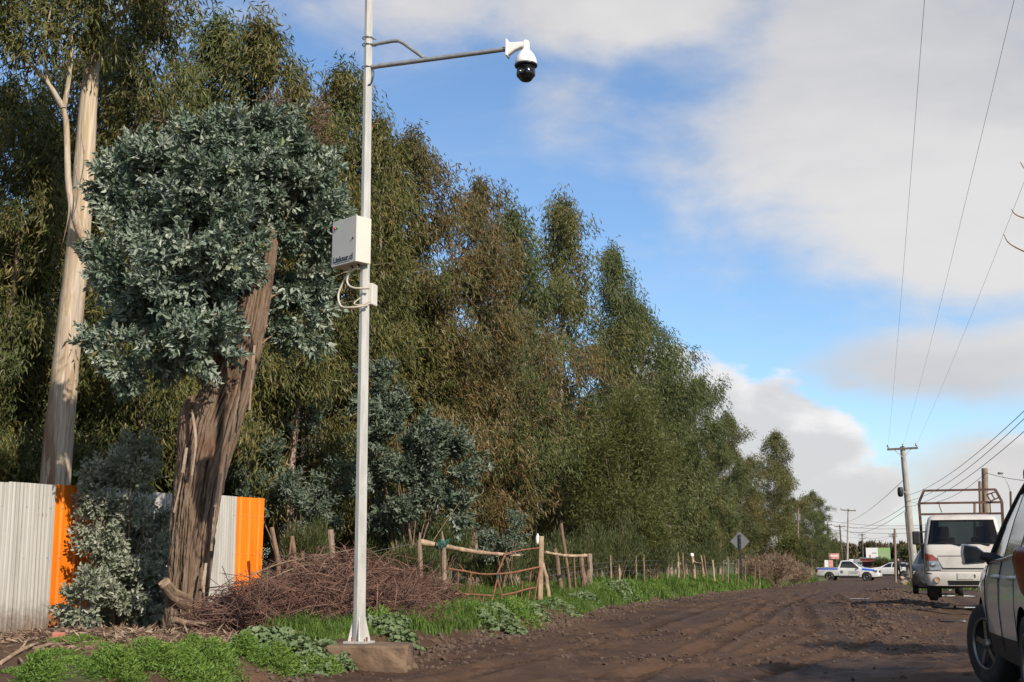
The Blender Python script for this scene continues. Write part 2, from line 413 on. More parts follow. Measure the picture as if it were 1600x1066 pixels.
def bark_smooth():
    m = bpy.data.materials.new('smooth_gum_bark'); m.use_nodes = True; b = NB(m.node_tree); p = b.n['Principled BSDF']
    v = b.n.new('ShaderNodeTexCoord').outputs['Object']
    n1 = b.noise(b.vm('MULTIPLY', v, (8.5, 8.5, 0.42)), 1.0, 5, 0.55, 0.6)
    n2 = b.noise(b.vm('MULTIPLY', v, (5, 5, 0.5)), 1.0, 4, 0.55, 0.8)
    c = b.ramp(n1, [(0.30, (0.25, 0.20, 0.155)), (0.43, (0.44, 0.37, 0.29)), (0.50, (0.33, 0.235, 0.125)), (0.58, (0.50, 0.43, 0.345)), (0.70, (0.24, 0.155, 0.085))])
    z = b.n.new('ShaderNodeSeparateXYZ'); b.l.new(v, z.inputs[0])
    low = b.ss(z.outputs[2], 1.0, 5.2, 1.0, 0.0)
    c = b.mix(b.m('MULTIPLY', b.ss(n2, 0.49, 0.55), b.m('ADD', b.m('MULTIPLY', low, 0.85), 0.25)), c, (0.20, 0.095, 0.052))
    b.put(p.inputs['Base Color'], c); p.inputs['Roughness'].default_value = 0.75
    bn = b.n.new('ShaderNodeBump'); bn.inputs['Strength'].default_value = 0.35; bn.inputs['Distance'].default_value = 0.03
    b.put(bn.inputs['Height'], n2); b.l.new(bn.outputs[0], p.inputs['Normal'])
    return m


def bark_rough():
    m = bpy.data.materials.new('furrowed_bark'); m.use_nodes = True; b = NB(m.node_tree); p = b.n['Principled BSDF']
    a = b.n.new('ShaderNodeAttribute'); a.attribute_name = 'rnd'
    v = b.n.new('ShaderNodeTexCoord').outputs['Object']
    f = b.noise(b.vm('MULTIPLY', v, (20, 20, 3.6)), 1.0, 6, 0.65, 1.4)
    g = b.noise(v, 2.2, 4, 0.6)
    k = b.m('ADD', b.m('MULTIPLY', a.outputs['Fac'], 0.55), b.m('MULTIPLY', f, 0.5))
    c = b.ramp(k, [(0.38, (0.013, 0.009, 0.006)), (0.50, (0.050, 0.031, 0.021)), (0.62, (0.112, 0.072, 0.049)), (0.80, (0.20, 0.145, 0.102)), (0.95, (0.27, 0.21, 0.155))])
    c = b.mix(b.m('MULTIPLY', b.ss(g, 0.52, 0.68), 0.40), c, (0.13, 0.060, 0.036))
    b.put(p.inputs['Base Color'], c); p.inputs['Roughness'].default_value = 0.9; p.inputs['Specular IOR Level'].default_value = 0.2
    bn = b.n.new('ShaderNodeBump'); bn.inputs['Strength'].default_value = 0.7; bn.inputs['Distance'].default_value = 0.03
    b.put(bn.inputs['Height'], f); b.l.new(bn.outputs[0], p.inputs['Normal'])
    return m




def sheet_mat(name, base, streak, rough, metal):
    """painted or zinc sheet with rain streaks, scuffs and mud splashed up from the ground"""
    m = bpy.data.materials.new(name); m.use_nodes = True; b = NB(m.node_tree); p = b.n['Principled BSDF']
    v = b.n.new('ShaderNodeTexCoord').outputs['Object']; z = b.n.new('ShaderNodeSeparateXYZ'); b.l.new(v, z.inputs[0])
    s1 = b.noise(b.vm('MULTIPLY', v, (6, 9, 0.5)), 1.0, 5, 0.6, 0.3); s2 = b.noise(b.vm('MULTIPLY', v, (1, 2.2, 0.8)), 1.0, 4, 0.6)
    sp = b.noise(v, 9.0, 6, 0.7); c = b.mix(b.ss(s1, 0.42, 0.66), base, streak)
    c = b.mix(b.m('MULTIPLY', b.ss(s2, 0.50, 0.70), 0.45), c, tuple(0.78 * x for x in base))
    mud = b.m('MULTIPLY', b.ss(b.m('ADD', z.outputs[2], b.m('MULTIPLY', sp, -0.75)), -0.35, 0.12, 1.0, 0.0), 0.75)
    c = b.mix(mud, c, (0.115, 0.068, 0.042)); c = b.mix(b.m('MULTIPLY', b.ss(sp, 0.66, 0.74), 0.5), c, (0.16, 0.10, 0.065))
    b.put(p.inputs['Base Color'], c); p.inputs['Roughness'].default_value = rough; p.inputs['Metallic'].default_value = metal
    bn = b.n.new('ShaderNodeBump'); bn.inputs['Strength'].default_value = 0.25; bn.inputs['Distance'].default_value = 0.03
    b.put(bn.inputs['Height'], s2); b.l.new(bn.outputs[0], p.inputs['Normal'])
    return m


M['galv'] = sheet_mat('galvanised_sheet_weathered', (0.43, 0.415, 0.385), (0.34, 0.325, 0.30), 0.48, 0.2)
M['orange'] = sheet_mat('orange_sheet_weathered', (0.88, 0.215, 0.008), (0.72, 0.16, 0.008), 0.5, 0.0)
M['bark_smooth'], M['bark_rough'] = bark_smooth(), bark_rough()
M['bark_thin'] = mat('young_gum_bark', (0.21, 0.145, 0.10), 0.8, color2=(0.34, 0.26, 0.20), vscale=2.0, stretch=(3, 3, .5), bump=0.3)


def soil(name, base, dark, light, wet=0.0, green=None):
    m = bpy.data.materials.new(name); m.use_nodes = True; b = NB(m.node_tree); p = b.n['Principled BSDF']
    v = b.n.new('ShaderNodeTexCoord').outputs['Object']
    n1, n2, n3 = b.noise(v, 0.55, 5, 0.6, 0.4), b.noise(v, 3.5, 6, 0.65), b.noise(v, 26, 5, 0.7)
    c = b.mix(b.ss(n1, 0.36, 0.64), dark, base)
    c = b.mix(b.m('MULTIPLY', b.ss(n2, 0.50, 0.72), 0.6), c, light)
    c = b.mix(b.m('MULTIPLY', b.ss(n3, 0.56, 0.75), 0.5), c, light)
    c = b.mix(b.m('MULTIPLY', b.ss(n3, 0.46, 0.30), 0.55), c, dark)
    if green:
        a = b.n.new('ShaderNodeAttribute'); a.attribute_name = 'rnd'
        c = b.mix(b.m('MULTIPLY', a.outputs['Fac'], b.ss(n2, 0.30, 0.55)), c, b.mix(n3, green, tuple(0.6 * x for x in green)))
    b.put(p.inputs['Base Color'], c)
    b.put(p.inputs['Roughness'], b.ss(n1, 0.40, 0.62, 0.92 - wet, 0.95))
    p.inputs['Specular IOR Level'].default_value = 0.22
    bn = b.n.new('ShaderNodeBump'); bn.inputs['Strength'].default_value = 0.8; bn.inputs['Distance'].default_value = 0.035
    b.put(bn.inputs['Height'], b.m('ADD', b.m('MULTIPLY', n2, 0.6), b.m('MULTIPLY', n3, 0.5))); b.l.new(bn.outputs[0], p.inputs['Normal'])
    return m


M['road'] = soil('muddy_road_soil', (0.080, 0.0450, 0.0270), (0.044, 0.0240, 0.0148), (0.115, 0.071, 0.045), wet=0.25)
M['ground'] = soil('verge_soil', (0.100, 0.056, 0.034), (0.055, 0.030, 0.019), (0.145, 0.092, 0.062), green=(0.085, 0.140, 0.030))
M['puddle'] = mat('puddle_water', (0.05, 0.035, 0.025), 0.04, spec=0.7, vary=0.1)

# ------------------------------------------------------------------ terrain
PY = np.array([-400, -20, 8, 18, 30, 44, 60, 105, 150, 900.0]); PZ = np.array([0, 0, 0.0, 0.08, 0.25, 0.17, 0.05, -0.25, -0.3, -0.3])
_yy = np.linspace(-400, 900, 5201); _zz = np.interp(_yy, PY, PZ)
_zz = np.convolve(np.pad(_zz, 12, 'edge'), np.ones(25) / 25, 'valid')


def edge_x(Y):
    """left edge of the road"""
    return -5.85 + 0.22 * (vnoise(Y * 0.22, Y * 0 + 3.0) - 0.5) * 2 - 0.010 * np.clip(Y - 20, 0, 60) - 0.35 * sstep(10, 17, Y) * 0


def H(X, Y):
    """height of the land without the road's own relief"""
    X, Y = np.asarray(X, float), np.asarray(Y, float)
    z = np.interp(Y, _yy, _zz)
    e = edge_x(Y)
    t = sstep(0.0, 0.62, e - X)
    z = z + t * (0.27 + 0.09 * (fbm(X * 0.5, Y * 0.5, 3) - 0.5)) - 0.05 * sstep(-7, -12, X)
    z = z + 0.10 * sstep(4.0, 6.0, X)
    return z


def hz(x, y): return float(H(x, y))


def onground(px, py):
    d = 14.0
    for i in range(40):
        p = at(px, py, d); h = hz(p.x, p.y); drop = EYE - h
        r = (EYE - p.z) / d
        if r < 1e-4: r = 1e-4
        d = 0.5 * d + 0.5 * min(drop / r, 400)
    p = at(px, py, d); return Vector((p.x, p.y, hz(p.x, p.y))), d


def stretch_axis(parts):
    out = []
    for (a, b, s) in parts: out.append(np.arange(a, b, s))
    return np.concatenate(out + [np.array([parts[-1][1]])])


def grid(X, Y, Zf):
    gx, gy = np.meshgrid(X, Y); Z = Zf(gx, gy)
    V = np.stack([gx.ravel(), gy.ravel(), Z.ravel()], 1)
    nx, ny = len(X), len(Y); i = np.arange(nx * ny).reshape(ny, nx)
    F = np.stack([i[:-1, :-1].ravel(), i[:-1, 1:].ravel(), i[1:, 1:].ravel(), i[1:, :-1].ravel()], 1)
    return V, F, gx, gy


def grass_mask(X, Y):
    """1 where the verge is overgrown, 0 on bare soil"""
    e = edge_x(Y)
    u = e - X
    n = fbm(X * 0.8 + 31, Y * 0.8, 3)
    lo_u = 0.42 - 0.32 * sstep(21, 26, Y); wid = 0.95 + 1.75 * sstep(13.6, 16.5, Y)
    m = sstep(0.0, 0.32, u - lo_u + (n - 0.5) * 0.6) * (1 - sstep(0.0, 0.6, u - wid + (n - 0.5) * 1.3))
    bare = np.exp(-(((X + 6.75) / 0.75) ** 2 + ((Y - 22.3) / 1.7) ** 2))          # trodden patch in front of the gate
    bare2 = np.exp(-(((X + 5.9) / 0.55) ** 2 + ((Y - 15.2) / 1.3) ** 2))
    m = m * (1 - 0.95 * np.clip(1.6 * bare, 0, 1)) * (1 - 0.9 * np.clip(1.4 * bare2, 0, 1))
    far = sstep(24, 26, Y) * (1 - sstep(3.5, 5.0, u)) * sstep(0.05, 0.35, u + (n - 0.5) * 0.5)
    left = sstep(9.5, 7.4, X + Y * 0.0 + 16.5) * 0
    m = np.maximum(m, far * 0.9)
    m = m * (1 - 0.6 * sstep(0.58, 0.8, fbm(X * 0.5 + 7, Y * 0.33, 2)) * (Y > 30))
    brush = np.exp(-(((X + 8.6) / 1.5) ** 2 + ((Y - 18.5) / 2.4) ** 2))
    return m * (1 - np.clip(1.5 * brush, 0, 1))


def ground_z(X, Y):
    z = H(X, Y) + 0.05 * (fbm(X * 1.7, Y * 1.7, 4) - 0.5) + 0.03 * (fbm(X * 7, Y * 7, 3) - 0.5)
    e = edge_x(Y)
    face = sstep(0.9, 0.35, np.abs(e - X - 0.25) * 2)
    z = z + face * 0.13 * (fbm(X * 5, Y * 3.2, 4) - 0.5)
    heap = np.exp(-(((X + 10.7) / 1.1) ** 2 + ((Y - 13.6) / 1.6) ** 2)) * 0.07
    z = z + heap * (0.6 + 0.8 * fbm(X * 3, Y * 3, 3))
    inside = sstep(0.05, 0.5, X - e) * (1 - sstep(4.1, 4.5, X))
    return z - 0.35 * inside


GX = stretch_axis([(-700, -100, 60), (-100, -30, 10), (-30, -14, 0.8), (-14, -7.4, 0.13), (-7.4, -5.2, 0.05), (-5.2, 4, 1.0), (4, 6, .2), (6, 30, 2), (30, 700, 45)])
GY = stretch_axis([(-300, -20, 35), (-20, 8, 2.0), (8, 32, 0.075), (32, 60, 0.2), (60, 130, 0.8), (130, 300, 10), (300, 1500, 60)])
V, F, gx, gy = grid(GX, GY, ground_z)
gmask = np.maximum(grass_mask(gx, gy), np.maximum(sstep(4.6, 6.5, gx), sstep(120, 140, gy) * (np.abs(gx + 3.5) > 3.5)))
gmask = np.maximum(gmask, sstep(-30, -40, gx)) * 0.8
tag(link('ground', np_mesh('ground', V, [F], True, {'rnd': gmask.ravel()}), M['ground']), kind='structure')


def rut(X, Y, pts, w, depth, lug=True):
    """a tyre track along a polyline (x as function of y)"""
    ys = [p[1] for p in pts]; xs = [p[0] for p in pts]
    c = np.interp(Y, ys, xs); inb = sstep(ys[0], ys[0] + 1.2, Y) * (1 - sstep(ys[-1] - 1.2, ys[-1], Y))
    u = (X - c) / w
    g = np.exp(-u ** 2 * 1.6); rim = np.exp(-((np.abs(u) - 1.35) / 0.35) ** 2)
    z = -depth * g + depth * 0.75 * rim * (0.4 + 1.2 * fbm(X * 6, Y * 6, 2))
    if lug: z = z + 0.017 * g * np.sign(np.sin(Y * 34 + np.abs(u) * 3))
    return z * inb


def ridge_x(Y): return -0.35 + 0.35 * np.sin(Y * 0.21) - 0.004 * Y


def road_z(X, Y):
    z = np.interp(Y, _yy, _zz) + 0.02
    z = z + 0.09 * (fbm(X * 0.45, Y * 0.3, 3) - 0.5) + 0.045 * (fbm(X * 1.9, Y * 0.9, 3) - 0.5)
    z = z + 0.030 * (fbm(X * 6.5, Y * 4, 3) - 0.5) * (0.25 + 1.5 * sstep(0.4, 0.62, fbm(X * 0.6 + 9, Y * 0.3, 2)))
    cl = fbm(X * 11 + 3, Y * 9, 2); z = z + 0.022 * sstep(0.62, 0.85, cl) * sstep(0.35, 0.6, fbm(X * 0.7, Y * 0.45 + 5, 2))
    for pts, w, dp in (([(-4.6, 10), (-4.3, 18), (-4.4, 30), (-5.0, 60)], 0.20, 0.055), ([(-3.0, 10), (-2.7, 18), (-2.9, 30), (-3.5, 60)], 0.20, 0.060),
                       ([(-3.9, 11), (-2.0, 17), (-1.6, 22), (-2.6, 32), (-4.0, 45)], 0.17, 0.055), ([(-2.4, 11), (-0.9, 17), (-0.5, 22), (-1.4, 32), (-2.6, 45)], 0.17, 0.050),
                       ([(-5.0, 12), (-3.4, 20), (-3.2, 27), (-3.9, 38)], 0.15, 0.05), ([(1.4, 9), (1.5, 20), (1.2, 40), (1.2, 60)], 0.25, 0.05),
                       ([(2.9, 9), (3.0, 20), (2.7, 40), (2.7, 60)], 0.25, 0.05)):
        z = z + rut(X, Y, pts, w, dp * .6)
    r = X - ridge_x(Y)
    z = z + np.exp(-(r / 0.42) ** 2) * sstep(18, 26, Y) * (0.03 + 0.11 * fbm(X * 2.2, Y * 1.0, 3)) * (0.35 + 0.65 * sstep(30, 42, Y)) * (1 - 0.5 * sstep(48, 60, Y))
    z = z - 0.05 * sstep(0.4, 1.4, r) * sstep(16, 22, Y) + 0.08 * sstep(0.2, 1.0, r) * (1 - sstep(14, 20, Y))
    z = z + 0.16 * sstep(0.7, 1.6, r) * sstep(54, 62, Y)                        # grassy right verge beyond the parked truck
    e = edge_x(Y); z = z + 0.05 * sstep(0.5, 0.0, X - e)
    return z


RX = np.concatenate([np.arange(-7.0, 0.6, 0.045), np.arange(0.6, 4.6, 0.11)])
RY = stretch_axis([(-20, 9, 1.0), (9, 11, .2), (11, 24, 0.052), (24, 40, 0.10), (40, 70, 0.25), (70, 135, 0.6), (135, 330, 6)])
V, F, gx, gy = grid(RX, RY, road_z)
tag(link('dirt_road', np_mesh('dirt_road', V, [F], True), M['road']), kind='structure')


def rz_(x, y): return float(road_z(np.array([x]), np.array([y]))[0])


# side road joining where the pickup stands, and the wet shoulder puddles
def puddle(px, py, rx, ry):
    p, d = onground(px, py)
    n = 40; poly = []
    for k in range(n):
        a = 2 * math.pi * k / n; r = 0.7 + 0.6 * float(vnoise(np.array([p.x + 2 * math.cos(a)]), np.array([p.y + 2 * math.sin(a)]))[0])
        poly.append((rx * r * math.cos(a), ry * r * math.sin(a)))
    zs = [rz_(p.x + a, p.y + b) for a, b in poly]
    mb = MB(); mb.prism([(a, b) for a, b in poly], 0.004, (p.x, p.y, float(np.median(zs)) + 0.006), (1, 0, 0), (0, 1, 0))
    tag(mb.build('puddle', M['puddle']), kind='structure')


for a in ((1490, 930, .75, .9), (1500, 948, .55, .35), (1475, 915, .5, 1.2), (1345, 937, .5, .22), (1520, 968, .6, .3)): puddle(*a)


# ------------------------------------------------------------------ foliage builders
def unit(a): return a / np.maximum(np.linalg.norm(a, axis=1, keepdims=True), 1e-9)


def leaf_mesh(name, P, D, L, W, rnd, fold=0.15, curl=0.12, wide=0.45, six=False):
    n = len(P); D = unit(D); N = unit(np.cross(D, unit(rng.normal(size=(n, 3))))); S = np.cross(D, N)
    L, W = np.broadcast_to(L, n)[:, None], np.broadcast_to(W, n)[:, None]
    if six:
        v = [P, P + D * L * 0.30 + S * W * .5 + N * W * fold, P + D * L * 0.68 + S * W * .36 + N * W * fold, P + D * L - N * L * curl,
             P + D * L * 0.68 - S * W * .36 + N * W * fold, P + D * L * 0.30 - S * W * .5 + N * W * fold]
        V = np.stack(v, 1).reshape(-1, 3); b = np.arange(n)[:, None] * 6
        Fs = [np.concatenate([b + np.array([[0, 1, 2, 3]]), b + np.array([[0, 3, 4, 5]])])]
        return np_mesh(name, V, Fs, False, {'rnd': np.repeat(rnd, 6)})
    v = [P, P + D * L * wide + S * W * .5 + N * W * fold, P + D * L - N * L * curl, P + D * L * wide - S * W * .5 + N * W * fold]
    V = np.stack(v, 1).reshape(-1, 3); b = np.arange(n)[:, None] * 4
    return np_mesh(name, V, [b + np.array([[0, 1, 2, 3]])], False, {'rnd': np.repeat(rnd, 4)})


def sprays(C, O, n, spread, L, W, down=0.9, out=0.4, jit=0.45, tint=0.5):
    """n leaves around each centre C, hanging, with outward dir O"""
    k = len(C); idx = np.repeat(np.arange(k), n)
    P = C[idx] + np.clip(rng.normal(size=(k * n, 3)), -1.7, 1.7) * np.array(spread)
    D = O[idx] * out + np.array([0, 0, -down]) + rng.normal(size=(k * n, 3)) * jit
    r = np.clip(tint * rng.random(k)[idx] + (1 - tint) * rng.random(k * n), 0, 1)
    return P, D, rng.uniform(L[0], L[1], k * n), rng.uniform(W[0], W[1], k * n), r


def gum_variant(seed, h=14.0, rmax=2.3, nb=74, base=0.16, per=9, leaves=54, trunk_r=0.15, L=(0.15, 0.27), W=(0.030, 0.053), lean=0.3):
    """a slender eucalyptus: trunk with limbs and a crown of hanging leaf sprays"""
    rs = np.random.default_rng(seed); random.seed(seed)
    mb = MB()
    tp = curve([(0, 0, -0.3), (rs.normal() * .1, rs.normal() * .1, h * .3), (rs.normal() * lean, rs.normal() * lean, h * .65), (rs.normal() * lean, rs.normal() * lean, h)], 14)
    tr = [trunk_r * (1 - 0.93 * (i / 13) ** 0.9) + .008 for i in range(14)]
    mb.tube(tp, tr, 8)
    C, O = [], []
    for i in range(nb):
        t = base + (0.99 - base) * (i + rs.random()) / nb
        p0 = np.array([np.interp(t * h, tp[:, 2], tp[:, k]) for k in range(3)])
        az_ = i * 2.399 + rs.normal() * .5
        prof = (1 + .38 * math.sin(2 * az_ + seed + 7 * t) + .22 * math.sin(az_ * 3 + 13 * t)) * (1 - t) ** 0.70 * (0.55 + 0.9 * min(1, (t - base + .12) * 3)) * 0.95 + 0.10
        l = rmax * prof * rs.uniform(0.45, 1.25)
        o = np.array([math.cos(az_), math.sin(az_), 0]); rise = rs.uniform(0.35, 1.0) * (0.6 + .5 * t)
        pts = [p0 + o * l * s + np.array([0, 0, 1]) * l * rise * (s - 0.45 * s * s) for s in (0, .3, .65, 1)]
        mb.tube(pts, [max(.006, .028 * (1 - t) + .010), .014, .009, .004], 4, cap=False)
        m = max(4, int(per * (0.35 + l / rmax)))
        for k in range(m):
            s = rs.uniform(0.22, 1.05) ** 0.75
            q = p0 + o * l * s + np.array([0, 0, 1]) * l * rise * (s - 0.45 * s * s) + rs.normal(size=3) * np.array([.30, .30, .26]) * (0.4 + .6 * l / rmax)
            C.append(q); O.append(o)
    for k in range(16):
        C.append(tp[-1] + rs.normal(size=3) * np.array([.10, .10, .35]) + np.array([0, 0, -.25])); O.append(np.array([0, 0, 0.9]))
    C, O = np.array(C), np.array(O)
    P, D, Ls, Ws, r = sprays(C, O, leaves, (.17, .17, .27), L, W)
    return mb.mesh('gum_trunk'), leaf_mesh('gum_crown', P, D, Ls, Ws, r)


GUM = [gum_variant(101, rmax=2.5), gum_variant(102, rmax=2.1, base=0.22), gum_variant(103, rmax=2.8, nb=80, base=0.10),
       gum_variant(104, rmax=2.2, nb=62, base=0.30, lean=.5), gum_variant(105, rmax=2.6, nb=70, base=.13, L=(.16, .29), W=(.030, .050))]
for i in range(len(GUM)): GUM[i][0].materials.append(M['bark_thin']); GUM[i][1].materials.append(M['euc'])


def gum(x, y, h, i, mkey, rot, label, group, wide=1.0):
    o = empty('eucalyptus_tree', (x, y, hz(x, y)), rot, label, 'tree', group)
    s = h / 14.0; o.scale = (s * wide, s * wide, s)
    link('trunk', GUM[i][0], None, o); c = link('crown', GUM[i][1], None, o)
    c.material_slots[0].link = 'OBJECT'; c.material_slots[0].material = M[mkey]
    return o


def row_top(px, py, X):
    v = 533.0 - py; k = (px - 800.0) / (FPX * CT - v * ST)
    d = X / (SF[0] + SR[0] * k)
    p = at(px, py, d); return p.x, p.y, p.z - hz(p.x, p.y)


FRONT = [  # photo position of the tree top, distance of its row from the road line, crown variant, leaf tone, rotation, label
    (15, 105, -17.6, 4, 'euc', .3, 'olive eucalyptus at the left edge, behind the smooth pale trunk'),
    (120, 40, -18.6, 2, 'euc', 1.3, 'dense eucalyptus right behind the smooth pale trunk'),
    (245, -60, -15.5, 0, 'euc', 2.1, 'tall eucalyptus above the grey-green crown, top cut by the frame'),
    (330, 12, -16.2, 1, 'euc_grey', 4.0, 'eucalyptus between the two tallest tops above the grey-green crown'),
    (408, 10, -14.6, 3, 'euc', 5.0, 'eucalyptus with rounded top just left of the first gap of sky'),
    (478, 108, -13.8, 4, 'euc', 0.7, 'eucalyptus with low rounded top just right of the first gap of sky'),
    (536, 98, -14.6, 1, 'euc', 2.9, 'eucalyptus with pointed top immediately left of the camera pole'),
    (600, 172, -13.2, 0, 'euc', 1.1, 'eucalyptus with top immediately right of the camera pole'),
    (655, 186, -12.6, 2, 'euc_rust', 3.3, 'rusty brown eucalyptus, tallest between pole and bullet shaped tops'),
    (738, 268, -12.3, 4, 'euc_rust', 5.6, 'reddish brown eucalyptus above the logs and rusty gate'),
    (806, 312, -12.4, 1, 'euc_grey', 0.2, 'grey-green eucalyptus with twin points right of the reddish ones'),
    (874, 299, -11.8, 0, 'euc', 4.4, 'tall pointed eucalyptus with hanging foliage above the wooden gate post'),
    (962, 380, -12.2, 1, 'euc_grey', 1.9, 'spire shaped eucalyptus alone against the blue sky'),
    (1005, 470, -12.0, 2, 'euc_grey', 3.1, 'broad eucalyptus on the right shoulder of the spire shaped one'),
    (1040, 575, -11.4, 3, 'euc', 0.9, 'lower eucalyptus in the dip before the rounded pair'),
    (1090, 590, -11.6, 0, 'euc_grey', 2.2, 'pointed eucalyptus, left one of the pair beside the cumulus cloud'),
    (1143, 643, -11.2, 2, 'euc', 5.2, 'rounded eucalyptus, right one of the pair beside the cumulus cloud'),
    (1066, 650, -11.0, 4, 'euc', 2.5, 'low dense eucalyptus left of the rounded pair, above the far stakes'),
    (1118, 690, -10.6, 2, 'euc_grey', 0.5, 'dense dark eucalyptus filling the foot of the rounded pair'),
    (1168, 712, -10.8, 4, 'euc', 3.5, 'lower eucalyptus above the diamond road sign'),
    (1186, 765, -10.2, 2, 'euc_rust', 4.5, 'short brownish eucalyptus right of the diamond road sign'),
    (1238, 775, -10.4, 0, 'euc', 2.7, 'short eucalyptus between the thin open one and the wooden pole'),
    (1212, 670, -10.8, 3, 'euc', 1.5, 'thin open eucalyptus with visible stem, apart at the right end'),
]
for (px, py, X, i, mk, rot, lab) in FRONT:
    x, y, h = row_top(px, py, X); h *= .955
    gum(x, y, h, i, mk, rot, lab, 'front row of roadside eucalyptus', 1.0 if px < 1000 else 1.25)
rb = random.Random(4)
n_back = 0
for row, (Xr, y0, y1, step, hh) in enumerate(((-17.5, 17, 120, 4.6, 10.2), (-21.5, 15, 110, 5.5, 10.5), (-13.2, 33, 100, 6.8, 8.5), (-25.5, 13, 125, 4.2, 6.5))):
    y = y0
    while y < y1:
        x = Xr + rb.uniform(-.9, .9)
        h = hh * rb.uniform(.85, 1.02)
        if y > 70: h *= 0.86
        gum(x, y + rb.uniform(-1, 1), h, 2 if row == 3 else rb.choice((1, 3)) if row == 2 else rb.randrange(5), rb.choice(['euc', 'euc', 'euc_grey', 'euc_rust'] if y < 60 else ['euc', 'euc_grey']), rb.uniform(0, 6.28),
            'slender eucalyptus standing inside the wood, behind the front row', 'eucalyptus inside the wood', rb.uniform(1.0, 1.25) * (2.0 if row == 3 else 1))
        y += step * rb.uniform(.85, 1.2)
for k, (px, py, X) in enumerate(((1262, 772, -10.6), (1284, 800, -10.2))):
    x, y, h = row_top(px, py, X)
    gum(x, y, h, (2, 4)[k], 'euc_grey', 1 + k, ('dark bushy eucalyptus closing the row by the thin wooden pole', 'last and lowest eucalyptus of the row, right above the pickup bed')[k], 'front row of roadside eucalyptus', 1.5)


# ---- juvenile (silver) foliage: shoots of broad paired leaves
def shoots(C, A, n=16, length=0.34, L=(0.065, 0.115), W=(0.036, 0.06), tint=0.45):
    k = len(C); A = unit(A); P, D, R = [], [], []
    ref = unit(np.cross(A, unit(rng.normal(size=(k, 3))))); bi = np.cross(A, ref); tr = rng.random(k)
    Ls = []
    for j in range(n):
        s = (j // 2 + .5) / (n / 2); ang = (j // 2) * math.pi / 2 + (j % 2) * math.pi + rng.normal(size=k) * .35
        lat = ref * np.cos(ang)[:, None] + bi * np.sin(ang)[:, None]
        P.append(C + A * (length * s) + lat * .012 + rng.normal(size=(k, 3)) * .012)
        D.append(lat * (0.95 - .35 * s) + A * (0.35 + .6 * s) + rng.normal(size=(k, 3)) * .22 + np.array([0, 0, -.12]))
        R.append(np.clip(tint * tr + (1 - tint) * rng.random(k), 0, 1)); Ls.append(1.0 - .45 * max(0, s - .55) / .45)
    sc = np.repeat(np.array(Ls), k)
    P, D, R = np.concatenate(P), np.concatenate(D), np.concatenate(R)
    return P, D, rng.uniform(L[0], L[1], len(P)) * sc, rng.uniform(W[0], W[1], len(P)) * sc, R


def shell_points(ells, n, inner=0.55, clump=0):
    """points in the outer part of a union of ellipsoids with outward directions; clump>0 gathers them"""
    C, A = [], []
    vol = np.array([e[3] * e[4] * e[5] for e in ells]) ** (2 / 3); vol = vol / vol.sum()
    cnt = (vol * n).astype(int) + 1
    for e, m in zip(ells, cnt):
        u = unit(rng.normal(size=(m, 3)))
        if clump:
            K_ = unit(rng.normal(size=(clump, 3))); ki = rng.integers(0, clump, m); w = K_[ki]; kr = rng.uniform(.82, 1.10, clump)[ki]
            u = unit(w + u * 0.25)
        r = inner + (1 - inner) * rng.random(m) ** 0.6
        if clump: r = r * kr
        r = r * (0.92 + .18 * np.sin(u[:, 0] * 5 + e[0]) * np.cos(u[:, 2] * 4 + e[1]))
        C.append(np.array(e[:3]) + u * r[:, None] * np.array(e[3:6])); A.append(u)
    C, A = np.concatenate(C), np.concatenate(A)
    keep = np.ones(len(C), bool)
    for e in ells:
        q = np.sqrt((((C - np.array(e[:3])) / np.array(e[3:6])) ** 2).sum(1)); keep &= q > inner * .85
    return C[keep], A[keep]


def e_at(px, py, d, rx_px, ry_px, depth=0.8):
    p = at(px, py, d); s = d / FPX
    return (p.x, p.y, p.z, rx_px * s, rx_px * s * depth, ry_px * s)


